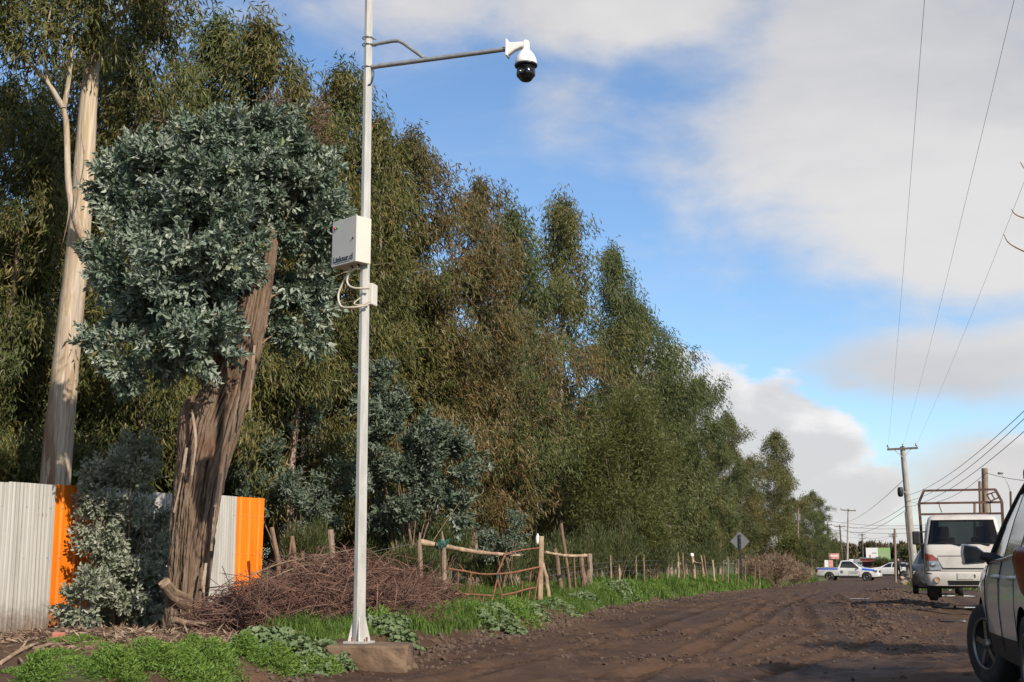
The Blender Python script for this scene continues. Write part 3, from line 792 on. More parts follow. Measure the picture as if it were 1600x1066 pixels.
# ------------------------------------------------------------------ the old leaning trunk with its silver crown
def barked_trunk(path, widths, seg, nr, amp, seed, freq=9.0, flare=0.0, twist=0.5, ang_freq=13, lumpy=0.26):
    """path: list of points; a limb with real furrows"""
    P = curve(path, nr); Wd = np.interp(np.linspace(0, 1, nr), np.linspace(0, 1, len(widths)), widths)
    T = np.gradient(P, axis=0); T = unit(T); ref = unit(np.cross(T, np.tile(np.array([[0.3, 1.0, 0.05]]), (nr, 1)))); bi = np.cross(T, ref)
    a = np.linspace(0, 2 * np.pi, seg, endpoint=False)
    s = np.concatenate([[0], np.cumsum(np.linalg.norm(np.diff(P, axis=0), axis=1))])
    AA, SS = np.meshgrid(a, s)
    u = (np.cos(AA + SS * twist * .3) * 2.0 + 40) * ang_freq / 2; w = (np.sin(AA + SS * twist * .3) * 2.0 + 20) * ang_freq / 2
    ridg = fbm(u + seed + w * .7, SS * freq * .16 + w * .9, 4)
    ridg = 1 - np.abs(ridg - 0.5) * 4
    lump = fbm(np.cos(AA) * 1.2 + 9 + seed, SS * .9 + np.sin(AA) * 1.2, 3) - .5
    rad = Wd[:, None] * (1 + lumpy * lump) + amp * (np.clip(ridg, -1, 1) - .3)
    rad = rad * (1 + flare * np.exp(-SS / .35) * (1 + .35 * np.sin(AA * 4 + seed)))
    V = P[:, None, :] + ref[:, None, :] * (np.cos(AA) * rad)[..., None] + bi[:, None, :] * (np.sin(AA) * rad)[..., None]
    i = np.arange(nr * seg).reshape(nr, seg); j = np.roll(i, -1, axis=1)
    F = np.stack([i[:-1].ravel(), j[:-1].ravel(), j[1:].ravel(), i[1:].ravel()], 1)
    V = V.reshape(-1, 3); rn = np.clip(ridg * .5 + .5, 0, 1).ravel()
    top = len(V); V = np.vstack([V, P[-1][None]]); rn = np.append(rn, .4)
    F3 = np.stack([i[-1], j[-1], np.full(seg, top)], 1)
    return np_mesh('trunk', V, [F, F3], True, {'rnd': rn}), P


TD = 18.2
tb = at(292, 968, TD)
old = empty('pollarded_eucalyptus', (tb.x, tb.y, hz(tb.x, tb.y)), 0, 'old leaning trunk with furrowed bark and a round silver-green crown, before the metal fence', 'tree')
org = np.array(old.location)


def rel(p, o=None): return np.array(p) - (org if o is None else o)


sx = TD / FPX
me, _ = barked_trunk([rel(at(x, y, d)) for x, y, d in ((288, 1000, TD), (291, 930, TD), (299, 850, TD), (311, 760, TD), (332, 670, TD), (362, 590, TD), (384, 510, TD), (400, 440, TD), (412, 385, TD), (418, 352, TD))],
                     [29 * sx, 27 * sx, 30 * sx, 34 * sx, 37 * sx, 31 * sx, 27 * sx, 23 * sx, 18 * sx, 10 * sx], 170, 190, 0.066, 3, flare=0.18)
link('trunk', me, M['bark_rough'], old)
me, _ = barked_trunk([rel(at(x, y, d)) for x, y, d in ((302, 730, TD), (298, 680, TD - .1), (296, 645, TD - .12), (303, 618, TD - .12))], [20 * sx, 18 * sx, 13 * sx, 5 * sx], 96, 60, 0.035, 8)
link('limb_stub', me, M['bark_rough'], old)
me, _ = barked_trunk([rel(at(x, y, d)) for x, y, d in ((296, 945, TD - .2), (272, 930, TD - .3), (258, 912, TD - .4))], [14 * sx, 11 * sx, 9 * sx], 32, 24, 0.012, 5)
link('cut_stump_limb', me, M['bark_rough'], old)
p1, p2 = at(258, 912.5, TD - .4), at(255.5, 908.5, TD - .42)
mb = MB(); mb.tube([rel(p1), rel(p2)], [.085, .08], 14); mb.build('cut_face', M['wood_pale'], old)
# loose strips of bark hanging on the trunk
for (x0, y0, x1, y1, x2, y2) in ((292, 700, 284, 745, 272, 800), (300, 640, 306, 690, 300, 742), (345, 740, 335, 800, 330, 860), (398, 540, 394, 585, 390, 640), (322, 880, 318, 920, 322, 958), (372, 620, 356, 700, 348, 770)):
    mb = MB(); q = curve([rel(at(x0, y0, TD - .42)), rel(at(x1, y1, TD - .52)), rel(at(x2, y2, TD - .46))], 8)
    for k in range(7): mb.bar(q[k], q[k + 1] + (q[k + 1] - q[k]) * .05, 0.035 + .01 * math.sin(k), 0.006)
    mb.build('bark_strip', M['bark_thin'], old)
CR = [e_at(330, 285, TD, 150, 78), e_at(430, 285, TD + .3, 95, 80), e_at(230, 300, TD + .2, 80, 85), e_at(210, 420, TD, 72, 110), e_at(320, 380, TD - .6, 95, 90),
      e_at(470, 330, TD + .4, 68, 85), e_at(290, 470, TD - .5, 90, 85), e_at(225, 540, TD - .2, 85, 55), e_at(450, 420, TD + .7, 60, 70), e_at(320, 530, TD - .9, 45, 45), e_at(395, 228, TD + .2, 95, 42), e_at(470, 500, TD + 1.0, 45, 60)]
C, A = shell_points(CR, 3000, 0.42, 26)
hole = []
for c in C:   # keep the bare upper trunk in view
    dirv = c - np.array([0, 0, EYE]); dd = dirv[0] * SF[0] + dirv[1] * SF[1]; xx = (dirv[0] * SR[0] + dirv[1] * SR[1]) / dd
    hole.append(True)
A = unit(A + np.array([0.12, -0.1, 0.25]) + rng.normal(size=A.shape) * .35)
P, D, Ls, Ws, r = shoots(C - org, A, 16, .36, (.065, .18), (.036, .09), .6)
link('crown', leaf_mesh('silver_crown', P, D, Ls, Ws, r, six=True), M['juv'], old)
C2, A2 = shell_points([e_at(410, 205, TD + .5, 100, 42), e_at(300, 235, TD + .5, 90, 36), e_at(490, 285, TD + .8, 50, 70)], 240, 0.9, 10)
P, D, Ls, Ws, r = shoots(C2 - org, unit(A2 + np.array([0, 0, .8])), 12, .40, (.07, .13), (.016, .026))
link('young_shoots', leaf_mesh('red_shoots', P, D, Ls, Ws, r), M['reddish'], old)
mb = MB()
for k in range(60):
    c = C[rng.integers(len(C))]; t0 = np.array(at(*[(384, 510, TD), (400, 440, TD), (338, 640, TD), (412, 385, TD)][k % 4]))
    q = curve([t0, (t0 + c) / 2 + np.array([0, 0, .25]), c], 7) - org; mb.tube(q, list(np.linspace(.03, .006, 7)), 5, cap=False)
tag(mb.build('limbs', M['branch'], old), kind='stuff')

# ------------------------------------------------------------------ the tall smooth-barked eucalyptus behind the fence
GD = 23.0
gb = at(84, 800, GD); gz = hz(gb.x, gb.y)
tall = empty('smooth_eucalyptus', (gb.x, gb.y, gz), 0, 'tall eucalyptus with smooth peeling cream trunk behind the metal fence', 'tree')
org2 = np.array(tall.location); s2 = GD / FPX
base = at(78, 905, GD); base.z = gz - .2
me, _ = barked_trunk([rel(p, org2) for p in (base, at(86, 760, GD), at(98, 620, GD), at(112, 480, GD), at(124, 360, GD), at(132, 250, GD), at(139, 150, GD), at(150, 60, GD), at(158, -20, GD), at(166, -140, GD), at(170, -300, GD))],
                     [25 * s2, 23 * s2, 21 * s2, 19 * s2, 17 * s2, 16 * s2, 14 * s2, 9 * s2, 7 * s2, 5 * s2, 2 * s2], 48, 160, 0.006, 12, freq=3, ang_freq=3, lumpy=0.07)
link('trunk', me, M['bark_smooth'], tall)
for path, rad in ((((135, 390, GD - .25), (118, 340, GD - .5), (107, 290, GD - .6), (104, 200, GD - .7), (98, 165, GD - .8)), (.10, .08, .060, .055, .050)),
                  (((98, 168, GD - .8), (75, 130, GD - 1.0), (48, 100, GD - 1.2), (10, 60, GD - 1.4)), (.06, .045, .035, .02)),
                  (((100, 168, GD - .8), (108, 120, GD - .9), (112, 70, GD - 1.0), (105, 10, GD - 1.0)), (.05, .04, .03, .02)),
                  (((75, 130, GD - 1.0), (70, 70, GD - 1.3), (80, 10, GD - 1.5)), (.035, .025, .012)),
                  (((150, 60, GD), (190, 20, GD - .6), (250, -30, GD - 1.2)), (.06, .04, .02))):
    q = curve([rel(at(*p), org2) for p in path], 14); mb = MB()
    mb.tube(q, list(np.interp(np.linspace(0, 1, 14), np.linspace(0, 1, len(rad)), rad)), 9); mb.build('limb', M['bark_smooth'], tall)
TC = [e_at(40, 60, GD - 1.3, 75, 48), e_at(120, 20, GD - 1.0, 75, 45), e_at(90, -60, GD - .8, 150, 60), e_at(220, -70, GD - 1.2, 110, 62), e_at(10, 20, GD - 1.4, 70, 50), e_at(200, -160, GD, 190, 80), e_at(150, 55, GD - .6, 40, 40), e_at(-40, 0, GD - 1, 80, 80), e_at(290, -35, GD - 1.3, 45, 26)]
C, A = shell_points(TC, 720, 0.25)
P, D, Ls, Ws, r = sprays(C - org2, A, 22, (.17, .17, .20), (.15, .25), (.030, .050), 0.75, .35, .5)
link('crown', leaf_mesh('tall_crown', P, D, Ls, Ws, r), M['euc'], tall)
for k in range(5):
    px = (104, 118, 48, 128, 40)[k]; py = (330, 300, 360, 250, 420)[k]
    q = curve([rel(at(px, py - 40, GD - .55), org2), rel(at(px + 4, py, GD - .8), org2), rel(at(px - 6, py + 50, GD - .6), org2)], 8)
    if px < 60: continue
    mb = MB(); mb.tube(q, [.012, .018, .02, .018, .016, .012, .01, .005], 5); mb.build('bark_strip', M['bark_thin'], tall)

# ------------------------------------------------------------------ silver shrubs
def shrub(name, label, ells, n, material, base_px, d, shoot=14, length=.30, L=(.06, .10), W=(.034, .055), stems=14, inner=.35, clump=14, group=None):
    bp = at(base_px[0], base_px[1], d); bz = hz(bp.x, bp.y); o_ = np.array((bp.x, bp.y, bz))
    o = empty(name, tuple(o_), 0, label, 'shrub', group)
    C, A = shell_points(ells, n, inner, clump); ok = C[:, 2] > H(C[:, 0], C[:, 1]) + .03; C, A = C[ok], A[ok]
    P, D, Ls, Ws, r = shoots(C - o_, unit(A + np.array([.1, -.1, .45]) + rng.normal(size=A.shape) * .3), shoot, length, L, W)
    link('foliage', leaf_mesh('shrub_leaves', P, D, Ls, Ws, r, six=True), material, o)
    mb = MB()
    for k in range(stems):
        c = C[rng.integers(len(C))] - o_; b0 = np.array([rng.normal() * .12, rng.normal() * .12, -.05])
        mb.tube(curve([b0, b0 * .5 + c * .45 + np.array([0, 0, .18]), c], 7), list(np.linspace(.022, .005, 7)), 5, cap=False)
    tag(mb.build('stems', M['branch'], o), kind='stuff')
    return o


SD = 19.4


def fd(px): return 12.5 / (0.299 - 0.954 * (px - 800) / 1975) - 1.3   # distance of the fence line there

shrub('silver_shrub', 'silver-grey shrub growing against the metal fence, left of the leaning trunk',
      [e_at(188, 770, fd(188), 62, 66, .6), e_at(207, 725, fd(207), 32, 45, .6), e_at(198, 850, fd(190) - .1, 76, 66, .6), e_at(190, 925, fd(180) - .2, 84, 52, .6), e_at(245, 850, fd(235), 46, 46, .6), e_at(135, 945, fd(125) - .3, 44, 32, .6), e_at(225, 940, fd(220) - .4, 58, 42, .6)],
      1250, M['juv_bush'], (195, 985), SD, 14, .28, (.075, .135), (.042, .075), inner=.3)
shrub('juvenile_eucalyptus', 'silver juvenile eucalyptus shrub just right of the camera pole', [e_at(625, 690, 27, 60, 70), e_at(690, 730, 27.4, 58, 55), e_at(600, 770, 27, 55, 50), e_at(690, 790, 27.2, 52, 32), e_at(590, 620, 27.5, 32, 45)],
      800, M['juv_shade'], (640, 900), 27, 14, .38, (.10, .17), (.05, .085))
shrub('juvenile_eucalyptus', 'silver-leaved shrub above the right end of the metal fence', [e_at(430, 770, 27.5, 50, 40), e_at(480, 800, 27.5, 60, 30), e_at(400, 710, 28, 40, 40), e_at(520, 760, 28, 35, 35)],
      420, M['juv_shade'], (450, 920), 27.5, 14, .36, (.085, .13), (.04, .06), inner=.2)
shrub('juvenile_eucalyptus', 'small silver-leaved sapling behind the bent rusty gate', [e_at(780, 850, 31, 35, 18), e_at(800, 830, 31, 16, 24)], 110, M['juv_shade'], (790, 915), 31, 12, .34, (.08, .12), (.04, .06), inner=.1)
shrub('juvenile_eucalyptus', 'dark shrub in the shade between leaning trunk and camera pole', [e_at(450, 640, 30, 70, 60), e_at(520, 690, 30, 50, 60), e_at(430, 540, 30, 55, 60)],
      420, M['juv_shade'], (470, 915), 30, 12, .38, (.08, .13), (.028, .04), inner=.2)


def fine_shrub(name, label, ells, n, per, material, base_px, d, L, W, up=0.9, jit=.35, spread=(.12, .12, .16), stems=26, cat='shrub', group=None, trunk=None):
    bp = at(base_px[0], base_px[1], d); bz = hz(bp.x, bp.y); o_ = np.array((bp.x, bp.y, bz))
    o = empty(name, tuple(o_), 0, label, cat, group)
    C, A = shell_points(ells, n, .15); ok = C[:, 2] > H(C[:, 0], C[:, 1]) + .03; C, A = C[ok], A[ok]
    P, D, Ls, Ws, r = sprays(C - o_, A, per, spread, L, W, -up, .45, jit)
    link('crown' if trunk else 'foliage', leaf_mesh('fine_leaves', P, D, Ls, Ws, r), material, o)
    mb = MB()
    for k in range(stems):
        c = C[rng.integers(len(C))] - o_; b0 = np.array([rng.normal() * .15, rng.normal() * .15, -.05]) * (.4 if trunk else 1)
        r0 = trunk or .012
        mb.tube(curve([b0, b0 * .3 + c * .45 + np.array([0, 0, .2]), c], 7), list(np.linspace(r0, .004, 7)), 5, cap=False)
    tag(mb.build('trunk' if trunk else 'stems', M['branch'], o), kind=None if trunk else 'stuff')
    return o


fine_shrub('acacia_tree', 'fine-leaved green acacia tree in front of the eucalyptus, right of the gate', [e_at(985, 700, 41, 70, 85), e_at(930, 740, 41, 50, 60), e_at(1020, 740, 41.5, 52, 75), e_at(970, 800, 40.6, 80, 55), e_at(985, 640, 41.5, 40, 50), e_at(1000, 830, 40.5, 60, 40)],
           900, 40, M['acacia'], (975, 900), 41, (.10, .20), (.018, .032), .25, .7, (.26, .26, .26), 40, 'tree', None, .05)
BR = [((690, 840), 29.5, 55, 36, 'fine green broom shrub under the silver shrub, left of the gate'), ((770, 880), 31.5, 60, 34, 'fine green broom shrub filling the view through the rusty gate'), ((850, 868), 33, 48, 34, 'fine green broom shrub behind the tall thin stake'),
      ((910, 860), 35, 50, 44, 'pale green broom shrub right behind the pale log rail'), ((960, 850), 37, 52, 50, 'broom shrub at the foot of the acacia tree'), ((1020, 862), 40, 45, 36, 'broom shrub just left of the stakes with a white cap'),
      ((650, 880), 26.5, 45, 34, 'sparse olive broom shrub between brush pile and gate'), ((600, 850), 27.5, 40, 40, 'dark broom shrub right behind the camera pole'), ((1090, 868), 50, 60, 25, 'low broom shrub among the far stakes'), ((480, 850), 26, 40, 28, 'dark broom shrub behind the brush pile')]
for (p, d, rx, ry, lab) in BR:
    fine_shrub('broom_shrub', lab, [e_at(p[0], p[1] + ry * .35, d, rx, ry * .65), e_at(p[0] + rx * .4, p[1] - ry * .2, d + .3, rx * .4, ry * .8), e_at(p[0] - rx * .5, p[1] + ry * .15, d - .2, rx * .4, ry * .7)], 240, 24, M['broom'], (p[0], p[1] + ry), d,
               (.10, .22), (.009, .016), 1.1, .38, (.09, .09, .14), 30, 'shrub', 'broom shrubs along the old fence')
# bramble at the end of the fence, and olive growth
fine_shrub('bramble_thicket', 'brown leafless bramble thicket right of the diamond sign', [e_at(1215, 885, 61, 32, 15), e_at(1180, 888, 59, 22, 12), e_at(1245, 897, 64, 22, 10)], 420, 26, M['litter'], (1210, 905), 61, (.14, .36), (.010, .02), .2, 1.0, (.25, .25, .18), 60)
fine_shrub('olive_shrub', 'yellowish green shrub beside the thin wooden pole at the wood end', [e_at(1235, 862, 72, 16, 22)], 150, 26, M['acacia'], (1235, 895), 72, (.14, .3), (.03, .05), .5, .6, (.25, .25, .25), 16)

# ------------------------------------------------------------------ corrugated metal fence
FX, SH = -12.5, 1.10
fence = empty('corrugated_fence', (FX, 12.0, hz(FX, 12.0)), 0, 'corrugated metal fence of pale grey sheets with two bright orange ones', 'fence')
fo = np.array(fence.location)


def sheet(y0, orange):
    n = 176; t = np.linspace(0, SH, n)
    if orange:   # wide flat trapezoid ribs
        ph = (t % (SH / 3)) / (SH / 3); x = 0.028 * (sstep(.36, .42, ph) - sstep(.58, .64, ph))
    else:
        ph = (t % (SH / 12)) / (SH / 12); x = 0.020 * (sstep(.12, .30, ph) - sstep(.62, .80, ph)) + 0.004 * np.sin(t * 150)
    zt = np.array([0, .5, 1.0, 1.5, 2.0]); V, Fq = [], []
    for z in zt:
        for k in range(n):
            yy = y0 + t[k]; g = hz(FX, yy)
            V.append((x[k] + 0.012 * math.sin(yy * 2.1 + z) + (0.004 if orange else 0), yy - fo[1], g - fo[2] - .08 + z * 1.115 + 0.012 * math.sin(y0 * 7)))
    for a in range(len(zt) - 1):
        for k in range(n - 1): Fq.append((a * n + k, a * n + k + 1, (a + 1) * n + k + 1, (a + 1) * n + k))
    o = link('sheet', np_mesh('sheet', np.array(V), [np.array(Fq)], False), M['orange'] if orange else M['galv'], fence)
    so = o.modifiers.new('solid', 'SOLIDIFY'); so.thickness = 0.003
    tag(o, 'orange painted sheet' if orange else None)
    mb = MB()
    for z in (.35, 1.05, 1.8):
        for k in range(4):
            yy = y0 + SH * (k + .5) / 4; mb.lathe([(0, .012), (.008, .010), (.010, 0)], 8, (.024, yy - fo[1], hz(FX, yy) - fo[2] + z), 'X')
    tag(mb.build('screws', M['pipe'], o), kind='stuff')


ys = [16.38 + SH * k for k in range(-4, 6)]
for k, y0 in enumerate(ys): sheet(y0, k in (4, 9))
for k in range(6):
    yy = 12.2 + k * 2.15; z0 = hz(FX, yy) - fo[2]
    mb = MB(); mb.tube([(-.09, yy - fo[1], z0 - .3), (-.09, yy - fo[1], z0 + 1.95)], .05, 8); mb.build('post', M['wood_brown'], fence)
for z in (.45, 1.65):
    mb = MB(); mb.bar((-.03, .1, z + .02), (-.03, 10.9, z + .1), .04, .05); mb.build('rail', M['wood_brown'], fence)

# ------------------------------------------------------------------ pole with camera
PD = 14.5
pb = at(561, 1005, PD)
pgz = pb.z
foot = empty('concrete_footing', (pb.x, pb.y, pgz - .45), 0, 'low muddy concrete footing under the camera pole', 'footing')
bm = bmesh.new(); bmesh.ops.create_cube(bm, size=1.0)
bmesh.ops.subdivide_edges(bm, edges=bm.edges[:], cuts=9, use_grid_fill=True)
for v in bm.verts:
    n = float(fbm(np.array([v.co.x * 5 + 3 + v.co.z * 3]), np.array([v.co.y * 5 + 1 - v.co.z * 2]), 3)[0]) - .5
    v.co.x *= 0.84 + .14 * n; v.co.y *= .78 + .14 * n; v.co.z = v.co.z * .46 + .02 * n
    if v.co.z < 0: v.co.x += .06 * n; v.co.y += .06 * n
me = bpy.data.meshes.new('footing'); bm.to_mesh(me); bm.free()
fb = link('block', me, M['concrete'], foot); fb.location = (.20, -.08, .22); fb.rotation_euler = (0, 0, R_(14))
bevel(fb, .02, 2)

pole = empty('camera_pole', (pb.x, pb.y, pgz), 0, 'slim galvanised faceted steel pole standing on the concrete footing', 'pole')
mb = MB(); mb.tube([(0, 0, 0), (-.02, 0, 3.6), (-.045, 0, 7.2), (-.06, 0, 10.2)], [.074, .064, .054, .045], 8, smooth=False)
mb.build('shaft', M['pole'], pole)
mb = MB(); mb.box((0, 0, .012), (.27, .27, .022)); mb.build('base_plate', M['pole'], pole)
for k in range(4):
    a = k * math.pi / 2 + .45; ux = Vector((math.cos(a), math.sin(a), 0))
    mb = MB(); mb.prism([(.06, .02), (.125, .02), (.125, .04), (.06, .32)], .010, (0, 0, 0), ux, (0, 0, 1)); mb.build('gusset', M['pole'], pole)
    mb = MB(); mb.tube([(.115 * math.cos(a + .8), .115 * math.sin(a + .8), .02), (.115 * math.cos(a + .8), .115 * math.sin(a + .8), .07)], .013, 6); mb.build('bolt', M['rust'], pole)
for z in (8.0 - pgz, 7.6 - pgz): pass
za = at(577, 105, PD).z - pgz; zb = at(577, 70, PD).z - pgz
end = Vector((1.74, 0.02, za + .02))
mb = MB(); mb.tube([(-.01, 0, za), end], .030, 12); arm = mb.build('arm', M['pipe'], pole)
q = curve([(0.0, 0, zb), (.30, 0, zb + .02), (.40, 0, zb + .012), (.72, 0.005, za + .03)], 22)
mb = MB(); mb.tube([(0, 0, zb), (.28, 0, zb + .012), (.36, 0, zb + .005), (.42, 0, zb - .03), (.70, 0.005, za + .03)], .024, 12); mb.build('brace', M['pipe'], pole)
for z in (za, zb, zb + .09):
    mb = MB(); mb.tube([(.066 * math.cos(2 * math.pi * k / 20) - .05, .066 * math.sin(2 * math.pi * k / 20), z) for k in range(21)], .007, 6); mb.tube([(.01, .03, z), (.05, .02, z - .02)], .008, 6); mb.build('clamp', M['pipe'], pole)
mb = MB(); mb.tube(curve([(.02, -.02, za - .01), (.05, -.03, za - .10), (.03, -.04, za - .22), (-.01, -.05, za - .25)], 12), .009, 7); mb.build('cable', M['black_plastic'], pole)
mb = MB(); zj = at(565, 460, PD).z - pgz; mb.box((.05, .06, zj), (.07, .16, .26)); bevel(mb.build('junction_box', M['cream'], pole), .01)

dome = empty('dome_camera', (pb.x + end.x, pb.y + end.y, pgz + end.z), 0, 'white and black dome surveillance camera at the end of the pole arm', 'camera')
mb = MB(); mb.box((.012, 0, .0), (.026, .13, .21)); bevel(mb.build('mounting_plate', M['white_plastic'], dome), .012, 3)
mb = MB(); mb.prism([(.02, .07), (.24, .055), (.24, -.01), (.17, -.02), (.10, -.045), (.02, -.095)], .075, (0, .0375, 0), (1, 0, 0), (0, 0, 1)); bevel(mb.build('wall_bracket', M['white_plastic'], dome), .02, 3)
mb = MB(); mb.lathe([(0, .075), (.03, .072), (.042, .05), (.042, -.03), (.047, -.05), (.062, -.062), (.095, -.105), (.12, -.155), (.130, -.205), (.131, -.228), (.122, -.235), (.0, -.235)], 36, (.24, 0, 0)); mb.build('housing', M['white_plastic'], dome)
mb = MB(); mb.lathe([(.0, -.228), (.134, -.228), (.137, -.236), (.134, -.25), (.118, -.256), (.0, -.256)], 36, (.24, 0, 0)); mb.build('collar', M['black_plastic'], dome)
mb = MB(); mb.lathe([(.0, -.25), (.112, -.25), (.112, -.355), (.108, -.375), (.092, -.385), (.085, -.40), (.062, -.425), (.03, -.438), (0, -.441)], 36, (.24, 0, 0)); db = mb.build('camera_ball', M['dome'], dome)
mb = MB(); mb.lathe([(.0, .004), (.042, .002), (.046, -.02)], 24, (.24, -.118, -.335), 'Y'); mb.build('lens', M['glass'], db)

# control box: placed with its door towards the left of the view
nf = Vector((-.46, -.888, 0)).normalized(); rt = Vector((.888, -.46, 0)).normalized()
bc = at(556.5, 372, PD - .25)
bxr = Matrix(((rt.x, -nf.x, 0), (rt.y, -nf.y, 0), (0, 0, 1)))   # local x = right along the door, local y = into the box
bw, bdp, bh = .46, .22, .555
rb_ = empty('control_box', tuple(Vector((bc.x, bc.y, bc.z - bh / 2))), math.atan2(rt.y, rt.x), 'cream metal control box with red and green lamps on the pole', 'box')
mb = MB(); mb.box((-bw / 2, bdp / 2 + .014, bh / 2), (bw, bdp - .02, bh)); bevel(mb.build('case', M['cream'], rb_), .006)
mb = MB(); mb.box((-bw / 2, .010, bh / 2), (bw + .006, .022, bh + .006)); door = bevel(mb.build('door', M['cream'], rb_), .005)
for name, xx, mm in (('red_lamp', -bw + .045, 'red_lamp'), ('green_lamp', -bw + .095, 'green_lamp')):
    mb = MB(); mb.lathe([(.0, -.014), (.011, -.012), (.016, -.004), (.018, .002)], 16, (xx, -.002, bh * .845), 'Y'); mb.build(name, M[mm], rb_)
mb = MB(); mb.lathe([(.0, -.008), (.012, -.007), (.013, .002)], 14, (-.06, -.002, bh * .52), 'Y'); mb.build('lock', M['black_plastic'], rb_)


def text(name, s, size, material, parent, loc, rot, bold=0.0):
    cu = bpy.data.curves.new(name, 'FONT'); cu.body = s; cu.size = size; cu.offset = bold; cu.extrude = .0015; cu.align_x = 'LEFT'
    t = bpy.data.objects.new(name, cu); col.objects.link(t)
    me = bpy.data.meshes.new_from_object(t, depsgraph=bpy.context.evaluated_depsgraph_get()); bpy.data.objects.remove(t)
    o = link(name, me, material, parent); o.location = loc; o.rotation_euler = rot
    return o


text('lettering', 'Linksur.cl', .098, M['ink'], rb_, (-bw + .03, -.0035, bh * .075), (math.pi / 2, 0, 0), .0016)
mb = MB(); mb.box((-bw + .06 + .15, -.0025, bh * .045), (.28, .001, .006)); mb.build('small_print', M['sign_back'], rb_)
for path, r in ((((-.23, .12, 0), (-.235, .10, -.06), (-.31, .06, -.20), (-.345, .02, -.36), (-.28, .02, -.50), (-.12, .06, -.53), (.0, .20, -.50)), .013),
                (((-.10, .12, 0), (-.11, .10, -.05), (-.20, .06, -.11), (-.215, .05, -.22), (-.13, .08, -.29), (0.02, .20, -.30)), .013),
                (((-.10, .16, -.40), (-.14, .10, -.475), (-.04, .14, -.50), (.03, .22, -.45)), .008)):
    mb = MB(); mb.tube(curve(path, 30), r, 8); mb.build('conduit', M['conduit'], rb_)
for xx in (-.23, -.10):
    mb = MB(); mb.lathe([(0, -.03), (.018, -.03), (.018, 0.001), (.024, .001)], 12, (xx, .12, 0)); mb.build('cable_gland', M['black_plastic'], rb_)

# ------------------------------------------------------------------ brush pile
bp0 = at(545, 940, 19.6); bz0 = hz(bp0.x, bp0.y)
pile = empty('brush_pile', (bp0.x, bp0.y, bz0), 0, 'heap of dry reddish twigs and branches behind the camera pole', 'brush pile')
po = np.array(pile.location)
HUMPS = []
for (px, py, d, rx, h) in ((430, 968, 18.2, .95, .50), (495, 960, 19.3, 1.1, .80), (550, 952, 20.0, 1.1, .86), (605, 945, 20.8, 1.0, .66), (645, 945, 21.6, .8, .42), (385, 975, 17.8, .5, .22), (590, 970, 18.6, .7, .42)):
    p = at(px, py, d); HUMPS.append((p.x, p.y, rx, h))


def pile_h(X, Y):
    z = np.zeros_like(X)
    for (a, b, r, h) in HUMPS: z = np.maximum(z, h * np.exp(-((X - a) ** 2 + (Y - b) ** 2) / (r * r * .62)))
    return z


NT = 6200
hsel = rng.integers(0, len(HUMPS), NT); hp = np.array(HUMPS)[hsel]
cx, cy = hp[:, 0] + rng.normal(size=NT) * hp[:, 2] * .42, hp[:, 1] + rng.normal(size=NT) * hp[:, 2] * .42
top = pile_h(cx, cy); cz = H(cx, cy) + top * (rng.random(NT) ** .45) * 1.0 + .02
aa = rng.uniform(0, 2 * np.pi, NT); tl = rng.uniform(.25, 1.5, NT); el_ = rng.normal(size=NT) * .42 + .10
dirs = np.stack([np.cos(aa) * np.cos(el_), np.sin(aa) * np.cos(el_), np.sin(el_)], 1)
bend = rng.normal(size=(NT, 3)) * .17 * tl[:, None]; cen = np.stack([cx, cy, cz], 1)
K5 = np.linspace(-.5, .5, 5); V, Fq = [], []
side = unit(np.cross(dirs, np.array([0.1, .2, 1.0]))); upv = np.cross(side, dirs)
rad = rng.uniform(.0024, .0062, NT) + .011 * rng.random(NT) ** 7
for i, t in enumerate(K5):
    c = cen + dirs * (tl * t)[:, None] + bend * (1 - 4 * t * t) + rng.normal(size=(NT, 3)) * .012
    c[:, 2] = np.maximum(c[:, 2], H(c[:, 0], c[:, 1]) + .01)
    rr = rad * (1.15 - .5 * (t + .5))
    for k in range(3):
        an = 2 * np.pi * k / 3; V.append(c + side * (np.cos(an) * rr)[:, None] + upv * (np.sin(an) * rr)[:, None])
V = np.stack(V, 1).reshape(-1, 3); b = np.arange(NT)[:, None] * 15
for i in range(4):
    for k in range(3): Fq.append(b + np.array([[i * 3 + k, i * 3 + (k + 1) % 3, (i + 1) * 3 + (k + 1) % 3, (i + 1) * 3 + k]]))
tag(link('twigs', np_mesh('twigs', V - po, Fq, True), M['twig'], pile), kind='stuff')
for pts, r0, r1 in ((((272, 968), (300, 975), (360, 972), (420, 950), (470, 925)), .045, .016), (((285, 972), (345, 978), (400, 975), (480, 962), (560, 968)), .035, .012), (((330, 985), (400, 965), (450, 940), (505, 925)), .022, .010),
                    (((430, 985), (470, 960), (520, 945), (600, 935)), .02, .008), (((455, 870), (500, 885), (540, 880), (556, 872)), .012, .006), (((390, 900), (440, 880), (500, 868), (555, 858)), .010, .005), (((580, 985), (620, 950), (660, 930)), .012, .006), (((360, 930), (420, 905), (470, 885), (520, 880)), .012, .006)):
    q = curve([rel(at(x, y, 16.8 + .012 * (x - 270) * .9), po) for x, y in pts], 16); mb = MB(); mb.tube(q, list(np.linspace(r0, r1, 16)), 7, jitter=.12); mb.build('branch', M['branch'], pile)

# ------------------------------------------------------------------ old stake fences, gate, posts
def stake(parent, b, t, r0, r1, material, o_, seg=9, pointed=False, name='stake'):
    b, t = Vector(b), Vector(t); n = 7; pts = []; d = t - b
    for k in range(n):
        pts.append(b + d * (k / (n - 1)) + Vector((random.uniform(-1, 1), random.uniform(-1, 1), 0)) * r0 * .35)
    rr = [r0 + (r1 - r0) * k / (n - 1) for k in range(n)]
    if pointed: rr[-1] = r1 * .25
    mb = MB(); mb.tube([Vector(rel(p, o_)) for p in pts], rr, seg, smooth=False, jitter=.10); return mb.build(name, material, parent)


